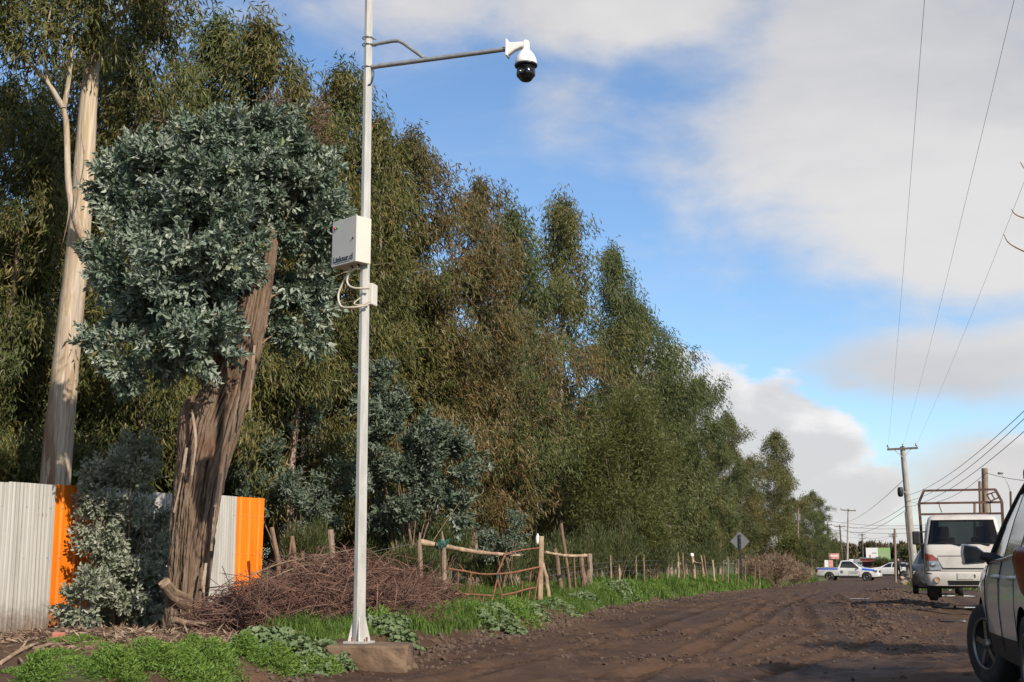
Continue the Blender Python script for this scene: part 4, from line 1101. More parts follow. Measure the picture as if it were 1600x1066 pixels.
def stake_px(parent, o_, x0, y0, x1, y1, d, wpx, material, pointed=False, d1=None, name='stake'):
    b, t = at(x0, y0, d), at(x1, y1, d1 or d); b.z = min(b.z, hz(b.x, b.y)) - .15
    r = wpx * d / FPX / 2
    return stake(parent, b, t, r * 1.05, r * .92, material, o_, 9, pointed, name)


a0 = at(425, 920, 24.2)
lf = empty('stake_fence', (a0.x, a0.y, hz(a0.x, a0.y)), 0, 'broken old stakes sticking out of the brush pile behind', 'fence'); lo_ = np.array(lf.location)
for a in ((449, 895, 426, 824, 24.3, 8, 'wood_brown'), (478, 880, 473, 862, 24.6, 7, 'wood_brown'), (474, 866, 456, 838, 24.6, 7, 'wood_brown'), (527, 890, 517, 828, 24.9, 10, 'wood_grey'), (441, 864, 456, 840, 24.4, 3, 'wood_brown'), (611, 900, 607, 870, 25.3, 3, 'wood_grey')):
    stake_px(lf, lo_, a[0], a[1], a[2], a[3], a[4], a[5], M[a[6]])
for y0, y1 in ((868, 848), (892, 886)):
    q = curve([rel(at(430, y0, 24.3), lo_), rel(at(520, y0 + 4, 24.9), lo_), rel(at(655, y1, 26), lo_)], 16); mb = MB(); mb.tube(q, .0035, 5); mb.build('wire', M['wire_pale'], lf)

# gate posts
def post_thing(name, label, x0, y0, x1, y1, d, w, m, group=None, pointed=False, square=False):
    b = at(x0, y0, d); o = empty(name, (b.x, b.y, hz(b.x, b.y)), 0, label, 'post', group); oo = np.array(o.location)
    if square:
        t = at(x1, y1, d); r = w * d / FPX; mb = MB(); mb.bar(Vector(rel((b.x, b.y, hz(b.x, b.y) - .3), oo)), Vector(rel(t, oo)), r * .9, r * .8)
        bevel(mb.build('shaft', m, o), .012)
    else: stake_px(o, oo, x0, y0, x1, y1, d, w, m, pointed, None, 'shaft')
    return o


post_thing('gate_post', 'pointed grey post tied with green twine at the left of the gate', 697, 930, 690, 830, 25.6, 8, M['wood_grey'], 'gate posts', True)
post_thing('gate_post', 'short split post left of the twine-tied pointed one', 660, 915, 656, 832, 25.2, 8, M['wood_grey'], 'gate posts', True)
gp = post_thing('gate_post', 'square pale wooden post at the right end of the rusty gate', 844, 941, 846, 838, 28.0, 9, M['wood_pale'], 'gate posts', False, True)
post_thing('gate_post', 'thin leaning prop against the square gate post', 860, 930, 849, 880, 28.6, 6, M['wood_pale'], 'gate posts')
wj = at(840, 842, 28.0)
jug = empty('white_bottle', tuple(wj), 0, 'white plastic bottle stuck on the square gate post', 'bottle')
mb = MB(); mb.lathe([(0, -.12), (.04, -.12), (.045, -.06), (.045, .03), (.035, .06), (.02, .08), (.018, .10), (0, .105)], 16); mb.build('body', M['white_plastic'], jug)
mb = MB(); mb.lathe([(.022, .08), (.022, .11), (0, .112)], 12); mb.build('cap', M['white_plastic'], jug)

# log rails
def log(label, pts, d, r0, r1, m):
    o0 = at(pts[0][0], pts[0][1], d[0]); o = empty('log_rail', tuple(o0), 0, label, 'log'); oo = np.array(o0)
    q = curve([rel(at(x, y, d[0] + (d[1] - d[0]) * (x - pts[0][0]) / (pts[-1][0] - pts[0][0])), oo) for x, y in pts], 20)
    mb = MB(); mb.tube(q, list(np.linspace(r0, r1, 20) * (1 + .12 * np.sin(np.arange(20) * 1.9))), 10, smooth=True, jitter=.08); mb.build('log', m, o)
    for k in (5, 9, 14):
        mb = MB(); mb.tube([q[k], q[k] + np.array([.03, -.02, .06 if k != 14 else -.05])], [.012, .006], 6); mb.build('branch_stub', m, o)
    return o


log('long peeled log laid across above the rusty gate', ((655, 847), (700, 855), (740, 862), (780, 866), (812, 868)), (25.3, 27.6), .062, .028, M['wood_pale'])
log('pale log rail right of the square gate post', ((852, 863), (880, 868), (905, 869), (916, 868)), (28.2, 29.6), .03, .042, M['wood_pale'])
tw = at(690, 853, 25.4); tw_ = empty('twine', tuple(tw), 0, 'knot of green twine binding the log to the pointed post', 'twine')
for k in range(9):
    a = k * .7; mb = MB(); mb.tube(curve([(.09 * math.cos(a + t) + .015 * k - .05, .09 * math.sin(a + t) * .7, .07 * math.sin(2 * t + a) + .01 * k) for t in (0, 1, 2, 3, 4, 5, 6)], 22), .007, 5); mb.build('strand', M['twine'], tw_)

# bent rusty gate
g0 = at(699, 925, 25.7); gate = empty('rusty_gate', (g0.x, g0.y, hz(g0.x, g0.y)), 0, 'bent rusty iron gate hanging between the wooden posts', 'gate'); go = np.array(gate.location)


def gpx(x, y): return rel(at(x, y, 25.7 + (x - 699) * (2.3 / 148)), go)


def gbar(name, pts, r=.014, n=None):
    r = r * 1.2
    P = [gpx(*p) for p in pts]; q = curve(P, n) if n else P
    mb = MB(); mb.tube(q, r, 8); mb.build(name, M['rust'], gate)


gbar('top_rail', ((700, 889), (722, 892), (750, 897), (777, 897), (805, 894), (843, 886)), .017, 18)
gbar('upper_brace', ((777, 896), (784, 880), (791, 862)), .016)
gbar('upper_brace', ((791, 865), (820, 859), (846, 856)), .012, 8)
gbar('middle_rail', ((702, 928), (740, 929), (770, 931)), .016)
gbar('middle_rail', ((784, 930), (805, 926), (822, 921), (838, 918)), .016, 8)
gbar('centre_strut', ((777, 904), (771, 930), (766, 950)), .016)
gbar('centre_strut', ((777, 904), (784, 930), (781, 953)), .016)
gbar('diagonal_strut', ((738, 916), (748, 934), (755, 946)), .011)
gbar('diagonal_strut', ((717, 882), (726, 893)), .011)
gbar('diagonal_strut', ((803, 930), (796, 940), (792, 950)), .011)
gbar('end_bar', ((844, 886), (838, 918), (834, 944)), .014)
for x0, y0, x1, y1 in ((716, 893, 715, 928), (736, 896, 733, 927), (727, 929, 727, 944), (741, 929, 740, 952), (756, 931, 752, 952), (797, 928, 794, 944), (807, 926, 804, 949), (817, 908, 813, 948), (828, 920, 824, 946), (830, 892, 826, 920)):
    gbar('bar', ((x0, y0), (x1, y1)), .011)
mb = MB()
for k in range(5): mb.tube([Vector(gpx(777, 897 + k * 2)) + Vector((.03 * math.cos(t), .03 * math.sin(t), .004 * math.sin(t * 2))) for t in (0, 1, 2, 3, 4, 5, 6.28)], .006, 5)
mb.build('twine_binding', M['twine'], gate)

s0 = at(900, 915, 31); sf = empty('stake_fence', (s0.x, s0.y, hz(s0.x, s0.y)), 0, 'rustic wire fence of crooked stakes running from gate to sign', 'fence'); so_ = np.array(sf.location)
ST_ = [(881, 916, 867, 858, 30, 7, 'wood_brown'), (893, 916, 877, 818, 30.3, 5, 'wood_brown'), (900, 916, 897, 868, 30.8, 3, 'wood_brown'), (913, 920, 909, 872, 31, 9, 'wood_brown'), (922, 905, 922, 866, 31.2, 10, 'wood_grey'), (955, 905, 954, 868, 34, 3, 'wood_grey'),
       (967, 902, 968, 882, 35, 4, 'wood_pale'), (993, 900, 994, 868, 37, 2.5, 'wood_grey'), (1006, 900, 1006, 866, 38, 2.5, 'wood_grey'), (1042, 893, 1043, 860, 40, 5, 'wood_grey'), (1060, 897, 1059, 862, 41.5, 4, 'wood_pale'), (1070, 902, 1066, 864, 42, 3, 'wood_brown'),
       (1088, 906, 1081, 868, 43, 5, 'wood_pale'), (1102, 902, 1095, 868, 44, 3, 'wood_pale'), (1107, 902, 1100, 868, 44.5, 2.5, 'wood_brown'), (1118, 902, 1113, 875, 45.5, 3, 'wood_pale'), (1128, 900, 1130, 876, 47, 2.5, 'wood_brown'), (1137, 900, 1137, 870, 48, 2, 'wood_grey'),
       (1152, 900, 1154, 874, 50, 2, 'wood_brown'), (1165, 900, 1164, 878, 53, 2, 'wood_brown'), (1177, 901, 1180, 884, 55, 2, 'wood_brown'), (1187, 900, 1186, 886, 56, 2, 'wood_brown')]
for a in ST_: stake_px(sf, so_, a[0], a[1], a[2], a[3], a[4], a[5], M[a[6]], pointed=(a[5] == 4))
mb = MB(); mb.tube([rel(at(1084, 878, 43), so_), rel(at(1089, 880, 42.8), so_), rel(at(1095, 880, 42.7), so_)], [.035, .025, .018], 7); mb.build('side_branch', M['wood_pale'], sf)
mb = MB(); p = rel(at(1081, 867, 43), so_); mb.lathe([(0, .06), (.05, .05), (.065, .02), (.06, -.05)], 12, tuple(p)); mb.build('white_cap', M['white_plastic'], sf)
for hgt in (12, 22, 32):
    q = [rel(at(x, yb - hgt * (30 / d) * .9, d), so_) for x, yb, d in ((850, 922, 28.6), (880, 916, 30), (915, 912, 31), (955, 903, 34), (1006, 899, 38), (1060, 897, 41.5), (1088, 899, 43), (1130, 899, 47), (1180, 899, 55))]
    mb = MB(); mb.tube(q, .004, 4); mb.build('wire', M['wire_pale'], sf)

# diamond sign seen from behind
sb = at(1160, 897, 52); sign = empty('road_sign', (sb.x, sb.y, hz(sb.x, sb.y)), YAW * .3, 'diamond road sign seen from behind on a black post', 'sign')
zc = at(1157, 846, 52).z - sign.location.z
mb = MB(); mb.prism([(-.40, 0), (0, -.40), (.40, 0), (0, .40)], -.004, (-.06, .03, zc), (1, 0, 0), (0, 0, 1)); mb.build('plate', M['sign_back'], sign)
mb = MB(); mb.box((-.06, 0, (zc + .25) / 2 - .1), (.10, .05, zc + .5)); bevel(mb.build('post', M['sign_post'], sign), .01)
for z in (-.15, .15):
    mb = MB(); mb.lathe([(0, -.03), (.015, -.03), (.015, 0)], 8, (-.06, 0, zc + z), 'Y'); mb.build('bolt', M['pipe'], sign)

# ------------------------------------------------------------------ verge vegetation (uncountable: stuff)
def blades(name, n, xr, yr, dens, hgt, wid, material, lean=.35, mask=grass_mask):
    X, Y = rng.uniform(*xr, n), rng.uniform(*yr, n)
    k = (rng.random(n) < mask(X, Y) * dens(X, Y)) & (X < edge_x(Y) - .06); X, Y = X[k], Y[k]; n = len(X)
    gatez = np.clip(1.3 * np.exp(-(((X + 7.9) / 1.3) ** 2 + ((Y - 24.3) / 3.6) ** 2)), 0, 1); tall_ = (0.5 + .75 * sstep(14.2, 16, Y)) * (1 - .8 * gatez) * (0.22 + 1.5 * sstep(.25, .75, fbm(X * 1.5 + 50, Y * 1.5, 3))); h = rng.uniform(*hgt, n) * tall_; w = rng.uniform(*wid, n) * (1 + np.clip(Y - 25, 0, 60) * .022)
    a = rng.uniform(0, 2 * np.pi, n); s = np.stack([np.cos(a), np.sin(a), 0 * a], 1); f = np.stack([-np.sin(a), np.cos(a), 0 * a], 1) * (rng.random(n) * lean * 2)[:, None] + rng.normal(size=(n, 3)) * .12
    B = np.stack([X, Y, ground_z(X, Y) - .01], 1); up = np.array([0, 0, 1.0])
    m1 = B + (up * .62 + f * .28) * h[:, None]; t = B + (up * .86 + f) * h[:, None]
    W = (w / 2)[:, None]
    V = np.stack([B - s * W, B + s * W, m1 + s * W * .75, t, m1 - s * W * .75], 1).reshape(-1, 3); b = np.arange(n)[:, None] * 5
    r = np.clip(.5 * rng.random(n) + .5 * fbm(X * 2, Y * 2, 2), 0, 1)
    return tag(link(name, np_mesh(name, V, [b + np.array([[0, 1, 2, 4]]), b + np.array([[4, 2, 3]])], False, {'rnd': np.repeat(r, 5)}), material), None, None, None, 'stuff')


g = blades('verge_grass', 240000, (-10.5, -5.9), (10.5, 30), lambda X, Y: (.42 + .45 * sstep(14, 16, Y)), (.07, .20), (.008, .015), M['grass']); tag(g, 'short bright green grass on the near road verge', 'grass')
g = blades('bank_grass', 190000, (-11.0, -6.0), (30, 100), lambda X, Y: 1.0 * (1 - .55 * sstep(40, 95, Y)), (.08, .26), (.014, .025), M['grass']); tag(g, 'taller green grass on the bank before the stakes', 'grass')


def right_mask(X, Y): return sstep(56, 62, Y) * (X > .3 + ridge_x(Y))


X, Y = rng.uniform(-.2, 5.5, 26000), rng.uniform(57, 100, 26000); k = (X > ridge_x(Y) + .9 + .8 * (vnoise(X, Y) - .5)); X, Y = X[k], Y[k]
Z = np.maximum(road_z(X, Y), ground_z(X, Y)); n = len(X)
me = leaf_mesh('right_grass', np.stack([X, Y, Z - .01], 1), np.stack([rng.normal(size=n) * .4, rng.normal(size=n) * .4, np.ones(n)], 1), rng.uniform(.10, .30, n), rng.uniform(.03, .06, n), rng.random(n))
tag(link('shoulder_grass', me, M['grass']), 'green grass around the leaning concrete pole', 'grass', None, 'stuff')


def weed_patch(name, label, spots, n, material, L, W, hgt, kind='stuff'):
    k = rng.integers(0, len(spots), n); S = np.array(spots)[k]
    X, Y = S[:, 0] + rng.normal(size=n) * S[:, 2] * .5, S[:, 1] + rng.normal(size=n) * S[:, 2] * .5
    env = np.exp(-((X - S[:, 0]) ** 2 + (Y - S[:, 1]) ** 2) / (S[:, 2] ** 2) * .9)
    Z = ground_z(X, Y) + hgt * env * rng.random(n)
    D = np.stack([rng.normal(size=n), rng.normal(size=n), rng.uniform(.1, 1.2, n)], 1)
    me = leaf_mesh(name, np.stack([X, Y, Z], 1), D, rng.uniform(*L, n), rng.uniform(*W, n), np.clip(.4 * env + .6 * rng.random(n), 0, 1))
    return tag(link(name, me, material), label, 'weeds', None, kind)


def spot(px, py, r): p, d = onground(px, py); return (p.x, p.y, r)


weed_patch('feathery_weeds', 'feathery bright green weeds along the bottom left edge', [spot(x, y, q) for x, y, q in ((170, 1052, .22), (225, 1040, .26), (285, 1048, .30), (335, 1040, .24), (385, 1052, .2), (440, 1056, .3), (490, 1062, .22), (250, 1062, .25), (335, 1064, .3), (520, 1062, .2), (190, 1066, .2), (300, 1032, .16), (60, 1066, .16))], 24000, M['weed'], (.025, .07), (.008, .018), .26)
weed_patch('bank_weeds', 'leafy green weeds mixed into the grass of the bank', [(float(edge_x(np.array(yy))) - rng.uniform(.35, 2.2), yy, rng.uniform(.18, .45)) for yy in np.concatenate([rng.uniform(16, 21, 22), rng.uniform(28, 62, 98)])], 60000, M['weed'], (.04, .10), (.012, .03), .30)
weed_patch('ground_weeds', 'low creeping green weeds on the bare soil before the shrub', [spot(x, y, .2) for x, y in ((100, 1008), (130, 1004), (85, 1024), (115, 1034), (150, 1012), (40, 1050), (70, 1048), (150, 1040))], 7000, M['weed'], (.02, .05), (.010, .02), .06)


# broad-leaved mallow clumps: each one is a plant
def lobed_leaves(name, P, N, rad, rnd):
    n = len(P); N = unit(N); S = unit(np.cross(N, unit(rng.normal(size=(n, 3))))); T = np.cross(N, S); m = 10; vs_ = [P - N * (rad * .18)[:, None]]
    for k in range(m):
        a = 2 * math.pi * (k + .5) / m; rr = rad * (1.0 if k % 2 == 0 else .80)
        vs_.append(P + S * (np.cos(a) * rr)[:, None] + T * (np.sin(a) * rr)[:, None] + N * (rad * .12 * (1 if k % 2 else -.6))[:, None])
    V = np.stack(vs_, 1).reshape(-1, 3); b = np.arange(n)[:, None] * (m + 1); F3 = np.concatenate([b + np.array([[0, 1 + k, 1 + (k + 1) % m]]) for k in range(m)])
    return np_mesh(name, V, [F3], False, {'rnd': np.repeat(rnd, m + 1)})


def mallow(label, spots, n, hgt, rad=(.02, .048)):
    o_ = np.array((spots[0][0], spots[0][1], hz(spots[0][0], spots[0][1]))); o = empty('mallow_plant', tuple(o_), 0, label, 'plant', 'broad-leaved weeds on the verge')
    k = rng.integers(0, len(spots), n); S = np.array(spots)[k]; X, Y = S[:, 0] + rng.normal(size=n) * S[:, 2] * .5, S[:, 1] + rng.normal(size=n) * S[:, 2] * .5
    env = np.exp(-((X - S[:, 0]) ** 2 + (Y - S[:, 1]) ** 2) / (S[:, 2] ** 2) * .9); Z = ground_z(X, Y) + .03 + hgt * env * (.25 + .75 * rng.random(n))
    P = np.stack([X, Y, Z], 1) - o_; N = np.stack([rng.normal(size=n) * .55 + (X - S[:, 0]) / S[:, 2] * .6 + .15, rng.normal(size=n) * .55 + (Y - S[:, 1]) / S[:, 2] * .6 - .25, np.ones(n)], 1)
    link('leaves', lobed_leaves('mallow_leaves', P, N, rng.uniform(*rad, n), np.clip(.3 * env + .7 * rng.random(n), 0, 1)), M['mallow'], o)
    mb = MB()
    for j in range(0, n, max(1, n // 90)): mb.tube([np.array([S[j, 0], S[j, 1], hz(S[j, 0], S[j, 1])]) - o_ + rng.normal(size=3) * .05, P[j]], [.004, .003], 4, cap=False)
    tag(mb.build('stalks', M['weed'], o), kind='stuff')


mallow('broad-leaved weed clump at the bottom, left of the footing', [spot(440, 1022, .42), spot(490, 1030, .42), spot(520, 1050, .36), spot(400, 1020, .25), spot(545, 1058, .25)], 1500, .26, (.022, .052))
mallow('pale broad-leaved weeds along the foot of the brush pile, right of the pole', [spot(690, 962, .38), spot(720, 962, .4), spot(660, 966, .3), spot(750, 975, .35), spot(780, 985, .35), spot(800, 990, .25)], 1500, .22, (.02, .045))
mallow('small broad-leaved weed clump right behind the footing', [spot(590, 988, .3), spot(630, 1000, .28), spot(615, 985, .3)], 600, .2)
mallow('dark leafy weed clump on the bank edge right of the gate', [spot(955, 938, .45), spot(975, 942, .4)], 500, .35)
mallow('leafy green weeds around the base of the square gate post', [spot(880, 950, .5), spot(830, 958, .4), spot(760, 958, .4), spot(915, 952, .4)], 700, .16)

# ------------------------------------------------------------------ soil clods, litter and debris (uncountable)
def clods(name, label, n, X, Y, Zf, size, material):
    ico = np.array([(0, 0, 1), (.89, 0, .45), (.28, .85, .45), (-.72, .53, .45), (-.72, -.53, .45), (.28, -.85, .45), (.72, .53, -.45), (-.28, .85, -.45), (-.89, 0, -.45), (-.28, -.85, -.45), (.72, -.53, -.45), (0, 0, -1)])
    fc = np.array([(0, 1, 2), (0, 2, 3), (0, 3, 4), (0, 4, 5), (0, 5, 1), (1, 6, 2), (2, 7, 3), (3, 8, 4), (4, 9, 5), (5, 10, 1), (6, 7, 2), (7, 8, 3), (8, 9, 4), (9, 10, 5), (10, 6, 1), (11, 7, 6), (11, 8, 7), (11, 9, 8), (11, 10, 9), (11, 6, 10)])
    n = len(X); s = size(n); V = ico[None] * (1 + rng.normal(size=(n, 12, 1)) * .2); V = V * (np.stack([rng.uniform(.7, 1.3, n), rng.uniform(.7, 1.3, n), rng.uniform(.5, .9, n)], 1) * s[:, None])[:, None]
    V = V + np.stack([X, Y, Zf(X, Y) + s * .15], 1)[:, None]
    b = np.arange(n)[:, None, None] * 12
    return tag(link(name, np_mesh(name, V.reshape(-1, 3), [(b + fc[None]).reshape(-1, 3)], False), material), label, 'soil clods', None, 'stuff')


def szf(a, b): return lambda n: a + (b - a) * rng.random(n) ** 3.2


X, Y = rng.uniform(-5.7, .6, 13000), 10.5 + 40 * rng.random(13000) ** 1.6; k = rng.random(13000) < .8 * sstep(.46, .70, fbm(X * .7, Y * .45 + 5, 2)) + .05 + .5 * sstep(-1.6, -.4, X) * sstep(17, 21, Y); X, Y = X[k], Y[k]
clods('road_clods', 'loose clods and pebbles scattered over the dirt road', 0, X, Y, road_z, szf(.006, .040), M['clod'])
Y = 19 + 39 * rng.random(3000) ** .8; X = ridge_x(Y) + rng.normal(size=3000) * .45
clods('ridge_clods', 'lumpy ridge of clods between road and parked truck', 0, X, Y, road_z, szf(.008, .06), M['clod'])
Y = 10.5 + 45 * rng.random(6500) ** 1.3; X = edge_x(Y) - np.clip(rng.normal(size=6500) * .22 + .05, -.6, .5)
clods('bank_clods', 'crumbled soil along the cut bank of the road', 0, X, Y, lambda x, y: np.maximum(ground_z(x, y), road_z(x, y)), szf(.008, .05), M['clod'])
for k, (px, py, r, lab) in enumerate(((1409, 906, .26, 'pale boulder, upper one on the clod ridge left of the truck'), (1414, 914, .27, 'pale boulder, lower one on the clod ridge left of the truck'), (1424, 909, .2, 'small pale stone between boulders and truck'), (1386, 900, .28, 'grey boulder in the grass below the white wagon'))):
    p, d = onground(px, py); bm = bmesh.new(); bmesh.ops.create_icosphere(bm, subdivisions=3, radius=r)
    for v in bm.verts:
        f = 1 + .35 * (float(fbm(np.array([v.co.x / r * 1.3 + 5 * k + v.co.z / r]), np.array([v.co.y / r * 1.3 + 2 - v.co.z / r]), 3)[0]) - .5) * 2; v.co *= f; v.co.z *= .72
    me = bpy.data.meshes.new('boulder'); bm.to_mesh(me); bm.free(); o = link('boulder', me, M['stone']); o.location = (p.x, p.y, rz_(p.x, p.y) + r * .35); tag(o, lab, 'stone', 'boulders on the clod ridge')
# leaf litter and bark strips under the trees
n = 15000; X, Y = rng.uniform(-12.3, -7.2, n), rng.uniform(11.5, 23, n); keep = rng.random(n) < (.25 + .9 * fbm(X * 1.1, Y * 1.1, 2)) * (1 - .8 * grass_mask(X, Y)); X, Y = X[keep], Y[keep]; n = len(X)
D = np.stack([rng.normal(size=n), rng.normal(size=n), rng.normal(size=n) * .25 + .1], 1)
tag(link('leaf_litter', leaf_mesh('leaf_litter', np.stack([X, Y, ground_z(X, Y) + .012], 1), D, rng.uniform(.05, .22, n), rng.uniform(.012, .035, n), rng.random(n)), M['litter']), 'dry leaves and bark scraps strewn below the leaning trunk', 'leaf litter', None, 'stuff')
for k, (x0, y0, x1, y1, r, lab) in enumerate(((0, 1040, 58, 1012, .022, 'long grey stick on the soil at the left edge'), (52, 1018, 100, 1010, .02, 'pale split stick beside the brick piece'), (30, 1032, 42, 1052, .016, 'short pale twig standing out of the soil at left'), (60, 994, 104, 1000, .035, 'flat bark slab at the foot of the orange sheet'), (266, 1006, 292, 988, .014, 'pale broken stick at the foot of the leaning trunk'), (210, 1022, 250, 1000, .012, 'bark strip on the soil below the leaning trunk'), (596, 1046, 640, 1020, .012, 'dry stick lying before the concrete footing'), (28, 1000, 46, 978 + 20, .010, 'thin stick leaning on the soil heap'))):
    a, _ = onground(x0, y0); b, _ = onground(x1, y1); a.z = float(ground_z(a.x, a.y)) + r; b.z = float(ground_z(b.x, b.y)) + r
    mb = MB(); m_ = (a + b) / 2 + Vector((0, 0, .02)); m_.z = max(m_.z, float(ground_z(m_.x, m_.y)) + r); oo = Vector(a); mb.tube([p - oo for p in (a, m_, b)], [r, r * .9, r * .6], 7, smooth=False, jitter=.25); o = mb.build('stick', M['branch'] if k % 2 else M['wood_pale'], None); o.location = oo; tag(o, lab, 'stick', 'sticks lying on the soil')
p, d = onground(91, 1004); mb = MB(); mb.box((0, 0, 0), (.15, .10, .07)); o = bevel(mb.build('brick_fragment', M['brick'], None), .012); o.location = (p.x, p.y, float(ground_z(p.x, p.y)) + .04); o.rotation_euler = (.1, .05, .5); tag(o, 'reddish brick piece on the soil before the orange sheet', 'brick')

# ------------------------------------------------------------------ vehicles
def split_by_material(o_me, names, mats, parent):
    """turn one mesh with material slots into separate parts"""
    nv = len(o_me.vertices); co = np.empty(nv * 3, np.float32); o_me.vertices.foreach_get('co', co); co = co.reshape(-1, 3)
    for k, nm in enumerate(names):
        polys = [tuple(p.vertices) for p in o_me.polygons if p.material_index == k]
        if not polys: continue
        used = sorted({i for p in polys for i in p}); mp = {v: i for i, v in enumerate(used)}
        me = bpy.data.meshes.new(nm); me.from_pydata([tuple(co[i]) for i in used], [], [tuple(mp[i] for i in p) for p in polys]); me.update()
        try: me.shade_smooth(); me.set_sharp_from_angle(angle=R_(38))
        except Exception: pass
        bmx = bmesh.new(); bmx.from_mesh(me); seen = set(); comps = []
        for f0 in bmx.faces:
            if f0.index in seen: continue
            st_ = [f0]; seen.add(f0.index); comp = []
            while st_:
                f = st_.pop(); comp.append(f.index)
                for e in f.edges:
                    for g_ in e.link_faces:
                        if g_.index not in seen: seen.add(g_.index); st_.append(g_)
            comps.append(comp)
        bmx.free()
        if len(comps) == 1 or len(comps) > 14: link(nm, me, mats[k], parent); continue
        pv = [tuple(p.vertices) for p in me.polygons]; vc = [tuple(v.co) for v in me.vertices]
        for comp in comps:   # one part for each separate piece
            us = sorted({i for f in comp for i in pv[f]}); mq = {v: i for i, v in enumerate(us)}
            m1 = bpy.data.meshes.new(nm); m1.from_pydata([vc[i] for i in us], [], [tuple(mq[i] for i in pv[f]) for f in comp]); m1.update()
            try: m1.shade_smooth(); m1.set_sharp_from_angle(angle=R_(38))
            except Exception: pass
            link(nm, m1, mats[k], parent)


def section(st):
    xb, xr, w, zb, belt, top_, wr = st[:7]
    hh = top_ - belt
    pts = [(0, zb), (w * .82, zb), (w * .955, zb + .07), (w * .985, zb + (belt - zb) * .30), (w, zb + (belt - zb) * .58), (w * .99, zb + (belt - zb) * .80), (w * .945, belt),
           (w * .945 + (wr - w * .945) * .48, belt + hh * .46), (wr, belt + hh * .86), (wr * .88, belt + hh * .955), (wr * .5, belt + hh * .99), (0, top_)]
    f = [0, 0, 0, 0, 0, 0, 0, .5, 1, 1, 1, 1]
    half = [(xb + (xr - xb) * f[i], p[0], p[1]) for i, p in enumerate(pts)]
    return half + [(x, -y, z) for (x, y, z) in half[-2:0:-1]]


def car(name, label, stations, parts_fn, names, mats, wheels, wr_, ww, L, cat='car', group=None, rim='rim', cut=True, spokes=5, steer=0.0):
    """stations front to rear; parts_fn(i, j) gives the slot of the face between stations i,i+1 and ring points j,j+1"""
    root = empty(name, (0, 0, 0), 0, label, cat, group)
    secs = [section(s) for s in stations]; m = len(secs[0]); V = []; F = []; mi = []
    for s in secs: V += [(y, L / 2 - x, z) for (x, y, z) in s]
    for i in range(len(secs) - 1):
        for j in range(m):
            j2 = (j + 1) % m; F.append((i * m + j, (i + 1) * m + j, (i + 1) * m + j2, i * m + j2)); mi.append(parts_fn(i, j if j < 11 else 21 - j))
    F.append(tuple(range(m))); mi.append(0)
    F.append(tuple(range((len(secs) - 1) * m, len(secs) * m))[::-1]); mi.append(0)
    me = bpy.data.meshes.new(name); me.from_pydata(V, [], F)
    for k in mats: me.materials.append(k)
    me.polygons.foreach_set('material_index', mi); me.update()
    bmx = bmesh.new(); bmx.from_mesh(me); bmesh.ops.recalc_face_normals(bmx, faces=bmx.faces[:]); bmx.to_mesh(me); bmx.free()
    if cut:
        o = bpy.data.objects.new('tmp', me); col.objects.link(o); tmp = []
        for (wx, wy) in wheels:
            mb = MB(); R0 = wr_ * 1.13
            s_ = 1 if wx > 0 else -1
            prof = [(0, 0), (R0, 0), (R0, .6), (0, .6)]
            mb.lathe(prof, 28, (wx - s_ * .20 if s_ > 0 else wx + .20 - .6, wy, wr_ * 1.02), 'X', False); cm = mb.mesh('cut'); cm.materials.append(M['trim'])
            bb = bmesh.new(); bb.from_mesh(cm); bmesh.ops.remove_doubles(bb, verts=bb.verts[:], dist=1e-5); bmesh.ops.recalc_face_normals(bb, faces=bb.faces[:]); bb.to_mesh(cm); bb.free()
            c = bpy.data.objects.new('cut', cm); col.objects.link(c); tmp.append(c)
            bo = o.modifiers.new('b', 'BOOLEAN'); bo.operation = 'DIFFERENCE'; bo.object = c; bo.solver = 'EXACT'
            try: bo.material_mode = 'TRANSFER'
            except Exception: pass
        dg = bpy.context.evaluated_depsgraph_get(); ev = o.evaluated_get(dg)
        me2 = bpy.data.meshes.new_from_object(ev, depsgraph=dg)
        lm = [x for x in me2.materials]
        lut = []
        for x in lm:
            lut.append(names.index('wheel_arch') if (x == M['trim'] and 'wheel_arch' in names and lm.index(x) >= len(mats)) else (mats.index(x) if x in mats else 0))
        # keep slot order for the first len(mats) slots
        for p in me2.polygons:
            if p.material_index >= len(mats): p.material_index = names.index('wheel_arch')
        bpy.data.objects.remove(o)
        for c in tmp: bpy.data.objects.remove(c)
        me = me2
    split_by_material(me, names, mats, root)
    for (wx, wy) in wheels:
        wheel(root, wx, wy, wr_, ww, M[rim], spokes, steer if wy > 0 else 0.0)
    return root


